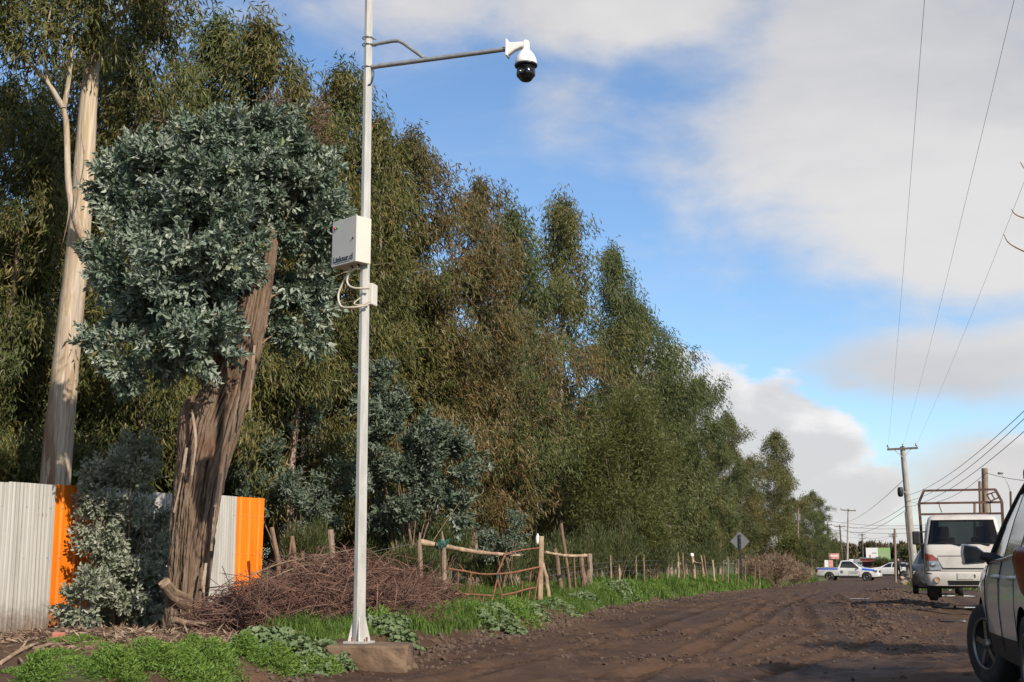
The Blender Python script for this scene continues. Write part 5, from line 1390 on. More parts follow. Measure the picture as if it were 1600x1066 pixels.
def wheel(root, wx, wy, r, w, rimm, spokes=5, steer=0.0):
    s = 1 if wx > 0 else -1; h = w / 2
    wo = bpy.data.objects.new('wheel', MB().lathe([(r * .62, -h * .9), (r * .80, -h), (r * .955, -h * .92), (r, -h * .65), (r * 1.0, h * .65), (r * .955, h * .92), (r * .80, h), (r * .62, h * .9)], 36, (0, 0, 0), 'X').mesh('tyre'))
    wo.data.materials.append(M['tyre']); col.objects.link(wo); wo.parent = root; wo.location = (wx, wy, r); wo.rotation_euler = (0, 0, steer)
    mb = MB(); mb.lathe([(0, h * .30 * s), (r * .57, h * .30 * s), (r * .60, h * .86 * s), (r * .64, h * .90 * s), (r * .64, h * .2 * s)], 36, (0, 0, 0), 'X')
    dk = mb.build('rim_well', M['trim'], wo)
    mb = MB(); mb.lathe([(r * .575, h * .80 * s), (r * .60, h * .93 * s), (r * .645, h * .93 * s), (r * .65, h * .80 * s)], 36, (0, 0, 0), 'X')
    for k in range(spokes):
        a = 2 * math.pi * k / spokes + .3; c, s2_ = math.cos(a), math.sin(a); pr = Vector((0, -s2_, c))
        mb.prism([(r * .06, -r * .07), (r * .60, -r * .12), (r * .60, r * .02), (r * .06, r * .07)], h * .10, (h * (.74 if s > 0 else -.84), 0, 0), (0, c, s2_), pr) if s > 0 else mb.prism([(r * .06, -r * .07), (r * .60, -r * .12), (r * .60, r * .02), (r * .06, r * .07)], h * .10, (-h * .74, 0, 0), (0, c, s2_), pr)
    mb.lathe([(0, h * .86 * s), (r * .12, h * .84 * s), (r * .14, h * .70 * s)], 16, (0, 0, 0), 'X')
    mb.build('rim', rimm, wo)


# station: x_lower, x_upper, half width, bottom, belt, top, half roof width
# ---- the silver SUV at the right edge
SUV = [(0, 0.05, 0.62, 0.42, 0.6, 0.72, 0.5), (0.06, 0.1, 0.76, 0.3, 0.72, 0.84, 0.62), (0.2, 0.22, 0.845, 0.26, 0.84, 0.95, 0.7), (0.55, 0.55, 0.89, 0.24, 0.97, 1.04, 0.74), (0.95, 0.95, 0.905, 0.24, 1.01, 1.09, 0.76), (1.22, 1.22, 0.91, 0.24, 1.03, 1.12, 0.78), (1.34, 1.76, 0.912, 0.24, 1.035, 1.68, 0.63), (1.4, 1.84, 0.913, 0.24, 1.037, 1.705, 0.635), (2.03, 2.06, 0.915, 0.24, 1.05, 1.71, 0.64), (2.28, 2.3, 0.918, 0.24, 1.06, 1.74, 0.65), (2.292, 2.312, 0.918, 0.24, 1.06, 1.74, 0.65), (2.36, 2.38, 0.918, 0.24, 1.062, 1.745, 0.65), (3.16, 3.1, 0.92, 0.25, 1.09, 1.74, 0.645), (3.172, 3.112, 0.92, 0.25, 1.09, 1.74, 0.645), (3.24, 3.18, 0.92, 0.26, 1.095, 1.735, 0.642), (3.66, 3.5, 0.915, 0.27, 1.13, 1.7, 0.63), (3.74, 3.58, 0.912, 0.27, 1.14, 1.69, 0.625), (3.98, 3.86, 0.89, 0.28, 1.13, 1.64, 0.61), (4.16, 4.1, 0.86, 0.3, 1.1, 1.24, 0.66), (4.28, 4.26, 0.82, 0.32, 1, 1.08, 0.66), (4.34, 4.33, 0.74, 0.38, 0.82, 0.92, 0.6)]


def suv_fn(i, j):
    if j in (0, 1, 2): return 5
    if i in (5,) and j in (8, 9, 10): return 2
    if i == 17 and j in (8, 9, 10): return 2
    if j in (6, 7):
        if i in (7, 8): return 1
        if i in (11,): return 1
        if i == 14: return 1
        if i in (6, 9, 10, 12, 13): return 5
    if i in (9, 12) and 2 < j < 6: return 5 if False else (6 if i == 9 else 7) if False else 0
    if i in (10, 13) and False: return 5
    if 3 <= j <= 5 and i in (6, 7, 8): return 6
    if 3 <= j <= 5 and i in (10, 11): return 7
    return 0


suv = car('silver_suv', 'silver-beige SUV parked close at the right edge, cut by the frame', SUV, suv_fn, ['body', 'side_window', 'windscreen', 'lamp', 'grille', 'black_cladding', 'front_door', 'rear_door', 'wheel_arch'],
          [M['silver'], M['glass'], M['glass'].copy(), M['lamp'], M['trim'].copy(), M['trim'], M['silver'].copy(), M['silver'].copy(), M['trim'].copy()], [(-.80, 1.30), (.80, 1.30), (-.80, -1.32), (.80, -1.32)], .350, .225, 4.34, rim='rim', steer=R_(20))
for s in (-1, 1):
    # chrome waist strip, roof rail, door handles, door gaps
    mb = MB(); mb.tube([(s * .875, .83, 1.045), (s * .880, -.2, 1.068), (s * .882, -1.0, 1.098), (s * .868, -1.52, 1.142)], .010, 6); mb.build('waist_strip', M['chrome'], suv)
    mb = MB(); mb.tube(curve([(s * .63, .05, 1.70), (s * .635, -.1, 1.765), (s * .63, -1.0, 1.775), (s * .61, -1.45, 1.745), (s * .60, -1.6, 1.67)], 18), .022, 8); mb.build('roof_rail', M['trim'], suv)
    for yy in (.02, -.92):
        mb = MB(); mb.tube([(s * .905, yy, .93), (s * .945, yy - .03, .935), (s * .945, yy - .17, .94), (s * .905, yy - .20, .94)], .014, 8); mb.build('door_handle', M['silver'], suv)
    for yy, z1 in ((.80, 1.03), (-.115, 1.055), (-.995, 1.085)):
        mb = MB(); mb.tube([(s * .872, yy, .33), (s * .905, yy, .45), (s * .9185, yy, .72), (s * .912, yy, .90), (s * .874, yy, z1)], .0055, 5); mb.build('door_gap', M['trim'], suv)
    # black frame round the side glass
    fr = []
    for (i_, jj) in ((6, 6), (6, 7), (6, 8), (9, 8), (12, 8), (16, 8), (16, 7), (16, 6)):
        x_, y_, z_ = section(SUV[i_])[jj]; fr.append((s * (abs(y_) + .006), 4.34 / 2 - x_, z_))
    mb = MB(); mb.tube(fr, .020, 6); mb.build('window_frame', M['trim'], suv)
    # tail lamp wrapping the rear corner
    prof = [(-1.66, .99, 1.12, .898), (-1.76, .87, 1.13, .892), (-1.86, .83, 1.13, .878), (-1.97, .81, 1.12, .862), (-2.06, .81, 1.08, .845), (-2.115, .82, 1.02, .80), (-2.14, .83, .98, .72)]
    V, F = [], []
    for (yy, z0, z1, hw) in prof:
        for f in range(7):
            z = z0 + (z1 - z0) * f / 6; bul = .030 * math.sin(math.pi * (f + .6) / 7.2); V.append((s * (hw + bul + .022), yy - .012 - bul * .6, z))
    for i in range(6):
        for f in range(6): F.append((i * 7 + f, i * 7 + f + 1, (i + 1) * 7 + f + 1, (i + 1) * 7 + f))
    mb = MB(); mb.add(V, F, True); tl_ = mb.build('tail_lamp', M['tail'], suv); sm = tl_.modifiers.new('s', 'SOLIDIFY'); sm.thickness = .05; sm.offset = -1 if s < 0 else 1
    mb = MB(); mb.box((s * .905, -1.86, .92), (.05, .16, .022)); mb.build('lamp_bar', M['chrome'], tl_)
    # mirror
    mh = bpy.data.objects.new('door_mirror', MB().prism([(-.017, -.076), (.162, -.09), (.175, .01), (.162, .086), (.05, .066), (-.02, .01)], .075, (s * .925, .64, 1.115), (s, 0, 0), (0, 0, 1)).mesh('mirror_shell')); col.objects.link(mh); mh.parent = suv; mh.data.materials.append(M['silver']); bevel(mh, .018, 3)
    mb = MB(); mb.prism([(-.007, -.063), (.148, -.076), (.159, .01), (.148, .072), (.05, .053), (-.009, .005)], .004, (s * .925, .637, 1.115), (s, 0, 0), (0, 0, 1)); gl = mb.build('mirror_glass', M['mirror'], mh)
    if s > 0: mh.location = (0, .0, 0); gl.location = (0, -.09, 0)
    else: gl.location = (0, -.003, 0)
    mb = MB(); mb.tube([(s * .84, .66, 1.075), (s * .95, .655, 1.10)], [.05, .035], 8); mb.build('mirror_arm', M['trim'], mh)
    mb = MB(); mb.prism([(0.36, 1.035), (.70, 1.035), (.30, 1.26)], .012, (s * .868, .17, 0), (0, 1, 0), (-s * .12, 0, 1)); mb.build('corner_panel', M['trim'], suv)
    mb = MB(); mb.lathe([(.0, 0), (.06, 0)], 8, (0, 0, 0)); 
    # head lamps
    mb = MB(); mb.prism([(.50, .70), (.74, .74), (.78, .86), (.56, .84)], .06, (0, 2.02, 0), (s, 0, 0), (0, 0, 1)); bevel(mb.build('headlamp', M['lamp'], suv), .01)
mb = MB(); mb.box((0, -2.12, .80), (.52, .02, .13)); mb.build('number_plate', M['plate'], suv)
mb = MB(); mb.box((0, -2.10, .50), (1.3, .12, .16)); bevel(mb.build('rear_bumper', M['trim'], suv), .04, 3)
mb = MB(); mb.box((0, 0, .30), (1.5, 3.4, .12)); mb.build('underbody', M['trim'], suv)
fw = at(1561, 1010, 11.7)
suv_rot = R_(3.1)
c_, s_ = math.cos(suv_rot), math.sin(suv_rot); lx, ly = -.82, 1.30
suv.rotation_euler = (0, 0, suv_rot)
suv.location = (fw.x - (c_ * lx - s_ * ly), fw.y - (s_ * lx + c_ * ly), rz_(fw.x, fw.y) + .02)
suv.scale = (1.05, 1.05, 1.06)

# ---- white cab-over truck with cargo rack, facing the camera (front is local -Y)
truck = empty('cargo_truck', (0, 0, 0), 0, 'white small cargo truck with rusty rack frame, facing the camera', 'truck')


def rrect(w, yf, yb, r, z, n=6, crown=.05):
    """plan outline: half width w, front at y=yf, back at yb; rounded front corners, bowed front"""
    P = []
    for k in range(9):
        x = -(w - r) + (2 * (w - r)) * k / 8; P.append((x, yf - crown * (1 - (x / w) ** 2) + crown * (1 - ((w - r) / w) ** 2), z))
    for k in range(1, n + 1):
        a = -math.pi / 2 + (math.pi / 2) * k / n; P.append((w - r + r * math.cos(a), yf + r + r * math.sin(a), z))
    for k in range(1, 7): P.append((w, yf + r + (yb - yf - r) * k / 6, z))
    for k in range(1, 6): P.append((w - 2 * w * k / 6, yb, z))
    for k in range(0, 7): P.append((-w, yb - (yb - yf - r) * k / 6, z))
    for k in range(1, n): 
        a = math.pi + (math.pi / 2) * k / n; P.append((-(w - r) + r * math.cos(a), yf + r + r * math.sin(a), z))
    return P


LV = [(.30, .74, .10), (.34, .82, .02), (.46, .855, -.01), (.62, .86, -.015), (.655, .855, 0.01), (.67, .852, .02), (.95, .86, .035), (1.00, .86, .04), (1.14, .858, .07), (1.20, .852, .10), (1.26, .848, .135), (1.80, .755, .56), (1.845, .74, .60), (1.90, .70, .68), (1.935, .60, .80), (1.945, .35, 1.0)]
rings = []
for (z, w, yf) in LV:
    yb = 1.58 if z < 1.8 else 1.55 - (z - 1.8) * .5
    rings.append(rrect(w, yf, yb, .16 if z < 1.85 else .14, z))
m = len(rings[0]); V = [p for r_ in rings for p in r_]; F, mi = [], []
for i in range(len(rings) - 1):
    for j in range(m):
        F.append((i * m + j, i * m + (j + 1) % m, (i + 1) * m + (j + 1) % m, (i + 1) * m + j))
        k = 0
        if i == 10:
            if j < 8 or j in (8, 9, m - 1, m - 2): k = 1
            elif 15 <= j <= 18 or 27 <= j <= 31: k = 2
            elif 21 <= j <= 24: k = 3
        if i in (0,): k = 4
        if i == 4: k = 4
        mi.append(k)
F.append(tuple(range((len(rings) - 1) * m, len(rings) * m))); mi.append(0); F.append(tuple(range(m))[::-1]); mi.append(4)
me = bpy.data.meshes.new('cab'); me.from_pydata(V, [], F); me.polygons.foreach_set('material_index', mi); me.update()
clear = bpy.data.materials.new('clear_windscreen'); clear.use_nodes = True; b_ = NB(clear.node_tree); pr_ = b_.n['Principled BSDF']
gl_ = b_.n.new('ShaderNodeBsdfGlossy'); gl_.inputs['Roughness'].default_value = .03; tp_ = b_.n.new('ShaderNodeBsdfTransparent'); tp_.inputs[0].default_value = (.20, .23, .225, 1)
mx_ = b_.n.new('ShaderNodeMixShader'); fr_ = b_.n.new('ShaderNodeFresnel'); fr_.inputs[0].default_value = 1.5
b_.l.new(fr_.outputs[0], mx_.inputs[0]); b_.l.new(tp_.outputs[0], mx_.inputs[1]); b_.l.new(gl_.outputs[0], mx_.inputs[2]); b_.l.new(mx_.outputs[0], b_.n['Material Output'].inputs[0])
M['clear'] = clear
split_by_material(me, ['cab', 'windscreen', 'side_window', 'rear_window', 'lower_trim'], [M['truck_white'], clear, clear, clear, M['trim']], truck)
mb = MB(); mb.tube([rings[10][j] for j in (m - 2, m - 1, 0, 1, 2, 3, 4, 5, 6, 7, 8, 9, 10)], .012, 6); mb.tube([rings[11][j] for j in (m - 2, m - 1, 0, 1, 2, 3, 4, 5, 6, 7, 8, 9, 10)], .012, 6); mb.build('windscreen_seal', M['trim'], truck)
for x0 in (-.42, .42):
    mb = MB(); mb.box((x0, .98, 1.15), (.50, .12, .55)); mb.box((x0, 1.0, 1.55), (.26, .10, .24)); bevel(mb.build('seat', M['seat'], truck), .04, 3)
mb = MB(); mb.tube([(.42 + .18 * math.cos(a), .42 + .05 * math.sin(a), 1.26 + .16 * math.sin(a)) for a in np.linspace(0, 6.283, 25)], .015, 6); mb.build('steering_wheel', M['trim'], truck)
mb = MB(); mb.box((0, .32, 1.16), (1.6, .30, .16)); bevel(mb.build('dashboard', M['trim'], truck), .04)



def on_front(x, z):
    """y of the cab front surface"""
    zs = [l[0] for l in LV]; w = np.interp(z, zs, [l[1] for l in LV]); yf = np.interp(z, zs, [l[2] for l in LV]); r = .16; ax = abs(x)
    if ax <= w - r: return yf - .05 * (1 - (x / w) ** 2) + .05 * (1 - ((w - r) / w) ** 2)
    t = min(1, (ax - (w - r)) / r); return yf + r - r * math.sqrt(max(0, 1 - t * t))


def front_patch(name, poly, thick, material, parent, grid_n=8):
    """a lens or panel that follows the cab front; poly in (x,z)"""
    from mathutils.geometry import tessellate_polygon
    xs = [p[0] for p in poly]; zs = [p[1] for p in poly]; bmx = bmesh.new()
    f = bmx.faces.new([bmx.verts.new((p[0], 0, p[1])) for p in poly])
    for k in range(1, grid_n):
        x = min(xs) + (max(xs) - min(xs)) * k / grid_n
        bmesh.ops.bisect_plane(bmx, geom=bmx.verts[:] + bmx.edges[:] + bmx.faces[:], plane_co=(x, 0, 0), plane_no=(1, 0, 0))
        z = min(zs) + (max(zs) - min(zs)) * k / grid_n
        bmesh.ops.bisect_plane(bmx, geom=bmx.verts[:] + bmx.edges[:] + bmx.faces[:], plane_co=(0, 0, z), plane_no=(0, 0, 1))
    r = bmesh.ops.extrude_face_region(bmx, geom=bmx.faces[:])
    new = {v for v in r['geom'] if isinstance(v, bmesh.types.BMVert)}
    for v in bmx.verts: v.co.y = on_front(v.co.x, v.co.z) - (thick if v in new else -.012)
    bmesh.ops.recalc_face_normals(bmx, faces=bmx.faces[:]); me = bpy.data.meshes.new(name); bmx.to_mesh(me); bmx.free(); return link(name, me, material, parent)


for s in (-1, 1):
    hl = front_patch('headlamp', [(s * .835, .685), (s * .50, .685), (s * .505, .76), (s * .56, .91), (s * .66, 1.02), (s * .80, 1.055), (s * .838, 1.05)], .012, M['lamp'], truck)
    front_patch('indicator_lens', [(s * .837, .895), (s * .553, .893), (s * .58, .94), (s * .665, 1.015), (s * .80, 1.05), (s * .837, 1.045)], .018, M['amber'], hl)
    mb = MB(); mb.lathe([(.0, -.012), (.05, -.012), (.075, -.004), (.09, .01)], 20, (s * .66, on_front(s * .66, .80) - .006, .80), 'Y'); mb.build('reflector', M['chrome'], hl)
    mb = MB(); mb.lathe([(0, -.004), (.055, -.004), (.068, -.014), (.075, .01)], 20, (s * .60, on_front(s * .60, .47) - .004, .47), 'Y'); mb.build('fog_lamp', M['stone'], truck)
    front_patch('bumper_slot', [(s * .83, .60), (s * .70, .60), (s * .70, .615), (s * .83, .63)], .004, M['trim'], truck, 4)
    mo = bpy.data.objects.new('door_mirror', MB().box((s * 1.0, .12, 1.40), (.17, .09, .30)).mesh('mirror')); col.objects.link(mo); mo.parent = truck; mo.data.materials.append(M['trim']); bevel(mo, .03, 3)
    mb = MB(); mb.tube([(s * .80, .30, 1.25), (s * .96, .14, 1.27)], .014, 6); mb.build('mirror_bracket', M['trim'], mo); mb = MB(); mb.tube([(s * .78, .34, 1.55), (s * .96, .14, 1.52)], .014, 6); mb.build('mirror_bracket', M['trim'], mo)
    mb = MB(); mb.tube([(s * .862, 1.42, .55), (s * .862, 1.42, 1.24), (s * .79, 1.42, 1.78)], .006, 5); mb.tube([(s * .863, .42, .55), (s * .860, .30, 1.0), (s * .855, .26, 1.25)], .006, 5); mb.build('door_gap', M['trim'], truck)
    mb = MB(); mb.box((s * .868, 1.25, 1.05), (.03, .16, .035)); mb.build('door_handle', M['trim'], truck)
for x0, x1 in ((-.05, -.55), (.55, .05)):
    mb = MB(); mb.tube([(x0 + .0, on_front(x0, 1.23) - .03, 1.235), ((x0 + x1) / 2, on_front((x0 + x1) / 2, 1.29) - .02, 1.275), (x1, on_front(x1, 1.30) - .02, 1.30)], [.016, .012, .008], 6); mb.build('wiper', M['trim'], truck)
front_patch('grille_slot', [(-.36, .36), (.36, .36), (.38, .455), (-.38, .455)], .006, M['trim'], truck, 6)
front_patch('crease_shade_line', [(-.49, .70), (.49, .70), (.49, .722), (-.49, .722)], .004, M['trim'], truck, 8)  # thin dark strip painting the shaded crease between the headlamps
front_patch('hood_crease_shade', [(-.56, .985), (.56, .985), (.56, 1.003), (-.56, 1.003)], .003, M['trim'], truck, 8)  # shade of the bonnet crease, laid on as a flat dark strip
bn_ = front_patch('bonnet_panel', [(-.46, .735), (.46, .735), (.55, .90), (.56, .975), (-.56, .975), (-.55, .90)], .022, M['truck_white'], truck, 8)
mb = MB(); mb.lathe([(0, -.012), (.05, -.010), (.06, .004)], 18, (0, on_front(0, .86) - .024, .86), 'Y'); mb.build('badge', M['chrome'], truck)
pl = front_patch('number_plate', [(-.17, .485), (.17, .485), (.17, .625), (-.17, .625)], .014, M['plate'], truck, 4)
text('plate_lettering', 'XP 2270', .105, M['ink'], truck, (-.155, -.052, .52), (math.pi / 2, 0, 0), .002)
mb = MB(); mb.tube(curve([(-.42, .10, .27), (-.36, -.02, .24), (-.30, .10, .27)], 10), .014, 7); mb.build('tow_hook', M['pipe'], truck)
for wx, wy, rr, ww in ((-.70, .62, .325, .20), (.70, .62, .325, .20), (-.70, 3.02, .30, .34), (.70, 3.02, .30, .34)): wheel(truck, wx, wy, rr, ww, M['rim'], 6)
mb = MB()
for s in (-1, 1): mb.box((s * .36, 2.3, .55), (.10, 4.2, .16))
mb.box((0, .62, .34), (1.2, .10, .10)); mb.box((0, 3.02, .32), (1.2, .12, .12)); mb.box((0, .5, .44), (1.25, .9, .12)); mb.build('chassis', M['trim'], truck)
mb = MB(); mb.box((0, 3.10, .86), (1.74, 2.86, .10)); mb.build('bed_floor', M['wood_grey'], truck)
for s in (-1, 1):
    mb = MB(); mb.box((s * .87, 3.10, 1.10), (.035, 2.86, .38)); mb.build('side_board', M['truck_white'], truck)
mb = MB(); mb.box((0, 4.54, 1.10), (1.70, .035, .38)); mb.build('tail_board', M['truck_white'], truck)
for s in (-1, 1):   # rack: bent front frame behind the cab
    mb = MB(); q = [(s * .90, 1.66, .92), (s * .925, 1.66, 2.26), (s * .80, 1.66, 2.54)]; mb.bar(q[0], q[1], .065); mb.bar(q[1], q[2], .06); mb.build('rack_upright', M['rack'], truck)
for z, h_ in ((1.985, .915), (2.245, .92), (2.545, .81)):
    mb = MB(); mb.bar((-h_, 1.66, z), (h_, 1.66, z), .050); mb.build('cross_bar', M['rack'], truck)
mb = MB(); mb.bar((-.47, 1.62, 2.24), (-.47, 1.62, 2.18), .02); mb.bar((-.47, 1.62, 2.18), (-.42, 1.62, 2.02), .02); mb.build('hook_bar', M['rack'], truck)
for a, b in (((.66, 1.66, 2.245), (.66, 1.66, 1.99)), ((.60, 1.6, 2.42), (.84, 1.6, 2.50)), ((.60, 1.6, 2.42), (.68, 1.6, 2.27)), ((.68, 1.6, 2.27), (.88, 1.6, 2.36)), ((.70, 1.6, 2.46), (.77, 1.6, 2.31))):
    mb = MB(); mb.bar(a, b, .03); mb.build('ladder_bar', M['rack'], truck)
tp = at(1511, 937, 28.2)
truck.location = (tp.x, tp.y, rz_(tp.x, tp.y) + .03)
truck.rotation_euler = (0, 0, R_(-1.5))
tz = at(1511, 938, 28.2).z
truck.location.z = tz - .03

# ---- municipal pickup standing across the road
PK = [(0.0, .05, .62, .45, .70, .82, .5), (.07, .1, .80, .34, .88, .98, .68), (.35, .36, .88, .32, .99, 1.06, .74), (.95, .95, .915, .30, 1.06, 1.13, .78), (1.40, 1.40, .92, .30, 1.10, 1.17, .80), (1.52, 2.15, .92, .30, 1.11, 1.72, .62), (1.62, 2.22, .92, .30, 1.11, 1.745, .625),
      (2.38, 2.42, .92, .30, 1.13, 1.79, .63), (2.46, 2.50, .92, .30, 1.13, 1.79, .63), (3.22, 3.08, .92, .30, 1.15, 1.76, .62), (3.32, 3.18, .92, .30, 1.16, 1.74, .61), (3.40, 3.36, .92, .36, 1.14, 1.20, .84), (3.46, 3.46, .92, .40, 1.12, 1.15, .85), (5.15, 5.15, .91, .42, 1.12, 1.15, .85), (5.25, 5.25, .86, .46, 1.05, 1.10, .80)]


def pk_fn(i, j):
    if j in (0, 1): return 2
    if i in (4, 10) and j in (8, 9, 10): return 1
    if j in (6, 7) and i in (6, 8): return 1
    if j in (6, 7) and i == 7: return 2
    if j == 5 and i >= 11: return 3
    if j in (5, 6) and i in (2, 3): return 3
    return 0


def arch(names, mats): return names, mats


pick = car('patrol_pickup', 'white double-cab pickup with blue stripes standing across the road', PK, pk_fn, ['body', 'window', 'lower_trim', 'blue_stripe', 'wheel_arch'], [M['white_paint'], M['glass'], M['trim'], M['blue'], M['trim'].copy()], [(-.80, 1.62), (.80, 1.62), (-.80, -1.50), (.80, -1.50)], .385, .26, 5.25, 'pickup')
for s in (-1, 1):
    mb = MB(); mb.box((s * .885, 2.38, .90), (.10, .30, .16)); bevel(mb.build('headlamp', M['lamp'], pick), .03)
    mb = MB(); mb.box((s * .86, -2.56, .92), (.14, .16, .32)); bevel(mb.build('tail_lamp', M['tail'], pick), .02)
    mb = MB(); mb.box((s * 1.0, 1.0, 1.20), (.20, .10, .17)); bevel(mb.build('door_mirror', M['white_paint'], pick), .03)
    for k in range(3):
        mb = MB(); mb.box((s * .921, .55, .84 - k * .09), (.006, .85 - .12 * k, .035)); mb.build('door_lettering', M['sign_back'], pick)
    mb = MB(); mb.lathe([(0, .004), (.13, .003), (.14, 0)], 20, (s * .918, -.45, .80), 'X'); mb.build('door_emblem', M['sign_back'], pick)
    mb = MB(); mb.tube([(s * .93, 1.0, .45), (s * .93, -.95, .45)], .04, 8); mb.build('side_step', M['trim'], pick)
    for yy in (1.02, .14, -.72):
        mb = MB(); mb.tube([(s * .90, yy, .40), (s * .922, yy, .75), (s * .885, yy, 1.10)], .006, 5); mb.build('door_gap', M['trim'], pick)
mb = MB(); mb.box((-.0, .25, 1.82), (.9, .22, .09)); bevel(mb.build('roof_beacon', M['white_plastic'], pick), .03)
mb = MB(); mb.box((0, 2.60, .52), (1.5, .14, .22)); bevel(mb.build('front_bumper', M['white_paint'], pick), .05, 3)
mb = MB(); mb.box((0, 2.575, .82), (.9, .06, .20)); mb.build('grille', M['trim'], pick)


def place(o, px, py, d, rz):
    p = at(px, py, d); o.location = (p.x, p.y, p.z); o.rotation_euler = (0, 0, rz)


place(pick, 1327, 908.5, 109, R_(-97))
WG = [(0.0, .05, .60, .40, .60, .70, .5), (.07, .1, .76, .28, .74, .82, .62), (.4, .4, .84, .24, .86, .93, .70), (1.0, 1.0, .86, .22, .94, 1.0, .72), (1.15, 1.15, .86, .22, .95, 1.02, .74), (1.28, 1.95, .862, .22, .955, 1.44, .57), (1.38, 2.02, .862, .22, .96, 1.46, .58), (2.3, 2.36, .865, .22, .98, 1.49, .58), (2.38, 2.44, .865, .22, .98, 1.49, .58),
      (3.2, 3.2, .865, .24, 1.0, 1.48, .57), (3.28, 3.28, .865, .24, 1.0, 1.48, .57), (3.95, 3.75, .85, .26, 1.0, 1.44, .55), (4.05, 3.85, .84, .26, 1.0, 1.43, .55), (4.35, 4.28, .80, .30, .92, 1.02, .64), (4.45, 4.44, .72, .36, .72, .85, .58)]


def wg_fn(i, j):
    if j in (0, 1): return 2
    if i in (4, 12) and j in (8, 9, 10): return 1
    if j in (6, 7) and i in (6, 8, 10): return 1
    return 0


wag = car('white_wagon', 'white station wagon parked behind the pickup nose', WG, wg_fn, ['body', 'window', 'lower_trim', 'wheel_arch'], [M['white_paint'], M['glass'], M['trim'], M['trim'].copy()], [(-.76, 1.35), (.76, 1.35), (-.76, -1.3), (.76, -1.3)], .31, .2, 4.45)
for s in (-1, 1):
    mb = MB(); mb.tube([(s * .56, .2, 1.50), (s * .56, .1, 1.56), (s * .55, -1.5, 1.53), (s * .55, -1.6, 1.46)], .02, 6); mb.build('roof_rail', M['trim'], wag)
    mb = MB(); mb.box((s * .72, 2.02, .72), (.22, .12, .12)); bevel(mb.build('headlamp', M['lamp'], wag), .02)
    mb = MB(); mb.box((s * .76, -2.1, .85), (.1, .12, .2)); bevel(mb.build('tail_lamp', M['tail'], wag), .02)
place(wag, 1394, 901.5, 132, R_(82))
# grey car parked behind the truck
gc = car('grey_car', 'dark grey car parked behind the white truck', WG, wg_fn, ['body', 'window', 'lower_trim', 'wheel_arch'], [M['dark_paint'], M['glass'], M['trim'], M['trim'].copy()], [(-.76, 1.35), (.76, 1.35), (-.76, -1.3), (.76, -1.3)], .31, .2, 4.45)
for s in (-1, 1):
    mb = MB(); mb.box((s * .72, 2.02, .72), (.22, .12, .12)); bevel(mb.build('headlamp', M['lamp'], gc), .02)
place(gc, 1464, 914, 47, R_(180))
gc.scale = (1.0, 1.0, 1.12)
gc.location.z = rz_(gc.location.x, gc.location.y)

# ------------------------------------------------------------------ utility poles and wires
def upole(label, x0, y0, x1, y1, d, w0, w1, m, arms=(), name='utility_pole', group='utility poles', ins=True):
    b, t = at(x0, y0, d), at(x1, y1, d); gz_ = min(b.z, hz(b.x, b.y)); o = empty(name, (b.x, b.y, gz_), 0, label, 'pole', group); oo = np.array(o.location)
    s = d / FPX; bb = np.array((b.x, b.y, gz_ - .2)) - oo; tt = rel(t, oo)
    mb = MB(); mb.tube([bb, (bb + tt) / 2, tt], [w0 * s / 2, (w0 + w1) * s / 4, w1 * s / 2], 10 if m != 'concrete_pole' else 8); mb.build('shaft', M[m], o)
    ax = (tt - bb) / np.linalg.norm(tt - bb); tops = []
    for (fz, half, tilt) in arms:
        c = tt - ax * fz; dx = np.array((SR[0], SR[1], tilt)); dx = dx / np.linalg.norm(dx)
        mb = MB(); mb.bar(c - dx * half + np.array([0, -.12, 0]), c + dx * half + np.array([0, -.12, 0]), .11, .11); mb.build('crossarm', M['wood_dark'], o)
        if half > .5:
            for s_ in (-1, 1):
                mb = MB(); mb.bar(c + dx * s_ * half * .55 + np.array([0, -.13, -.04]), c - ax * half * .6 + np.array([0, -.13, 0]), .03); mb.build('arm_brace', M['pipe'], o)
            for f in (-.95, .05, .92):
                q = c + dx * half * f + np.array([0, -.12, .06]); tops.append(q + oo + np.array([0, 0, .14]))
                mb = MB(); mb.lathe([(0, 0), (.02, 0), (.02, .05), (.075, .06), (.08, .10), (.05, .12), (.065, .14), (.06, .19), (0, .21)], 12, tuple(q)); mb.build('insulator', M['insulator'], o)
    return o, tops, bb + oo, tt + oo


LP, ltops, lb, lt = upole('leaning concrete pole with wooden crossarm and three insulators', 1431, 905, 1410, 698, 66, 13, 7.5, 'concrete_pole', ((.12, .80, .05),))
oo = np.array(LP.location)
lmp = rel(at(1417, 770, 65.7), oo); mb = MB(); mb.lathe([(0, .30), (.12, .28), (.15, .16), (.15, -.10), (.10, -.2), (0, -.22)], 14, tuple(lmp + np.array([-.32, -.05, 0]))); mb.build('lamp_pod', M['trim'], LP)
mb = MB(); mb.bar(lmp, lmp + np.array([-.3, -.05, .1]), .05); mb.build('lamp_bracket', M['pipe'], LP)
mb = MB(); mb.bar(rel(at(1424, 903, 65.6), oo), rel(at(1415, 800, 65.6), oo), .09); mb.build('timber_strut', M['wood_dark'], LP)
for z in (.25, .5): mb = MB(); q = lb + (lt - lb) * z - oo; mb.lathe([(.21 - .1 * z, -.03), (.22 - .1 * z, 0), (.21 - .1 * z, .03)], 12, tuple(q)); mb.build('strap', M['pipe'], LP)
others = {}
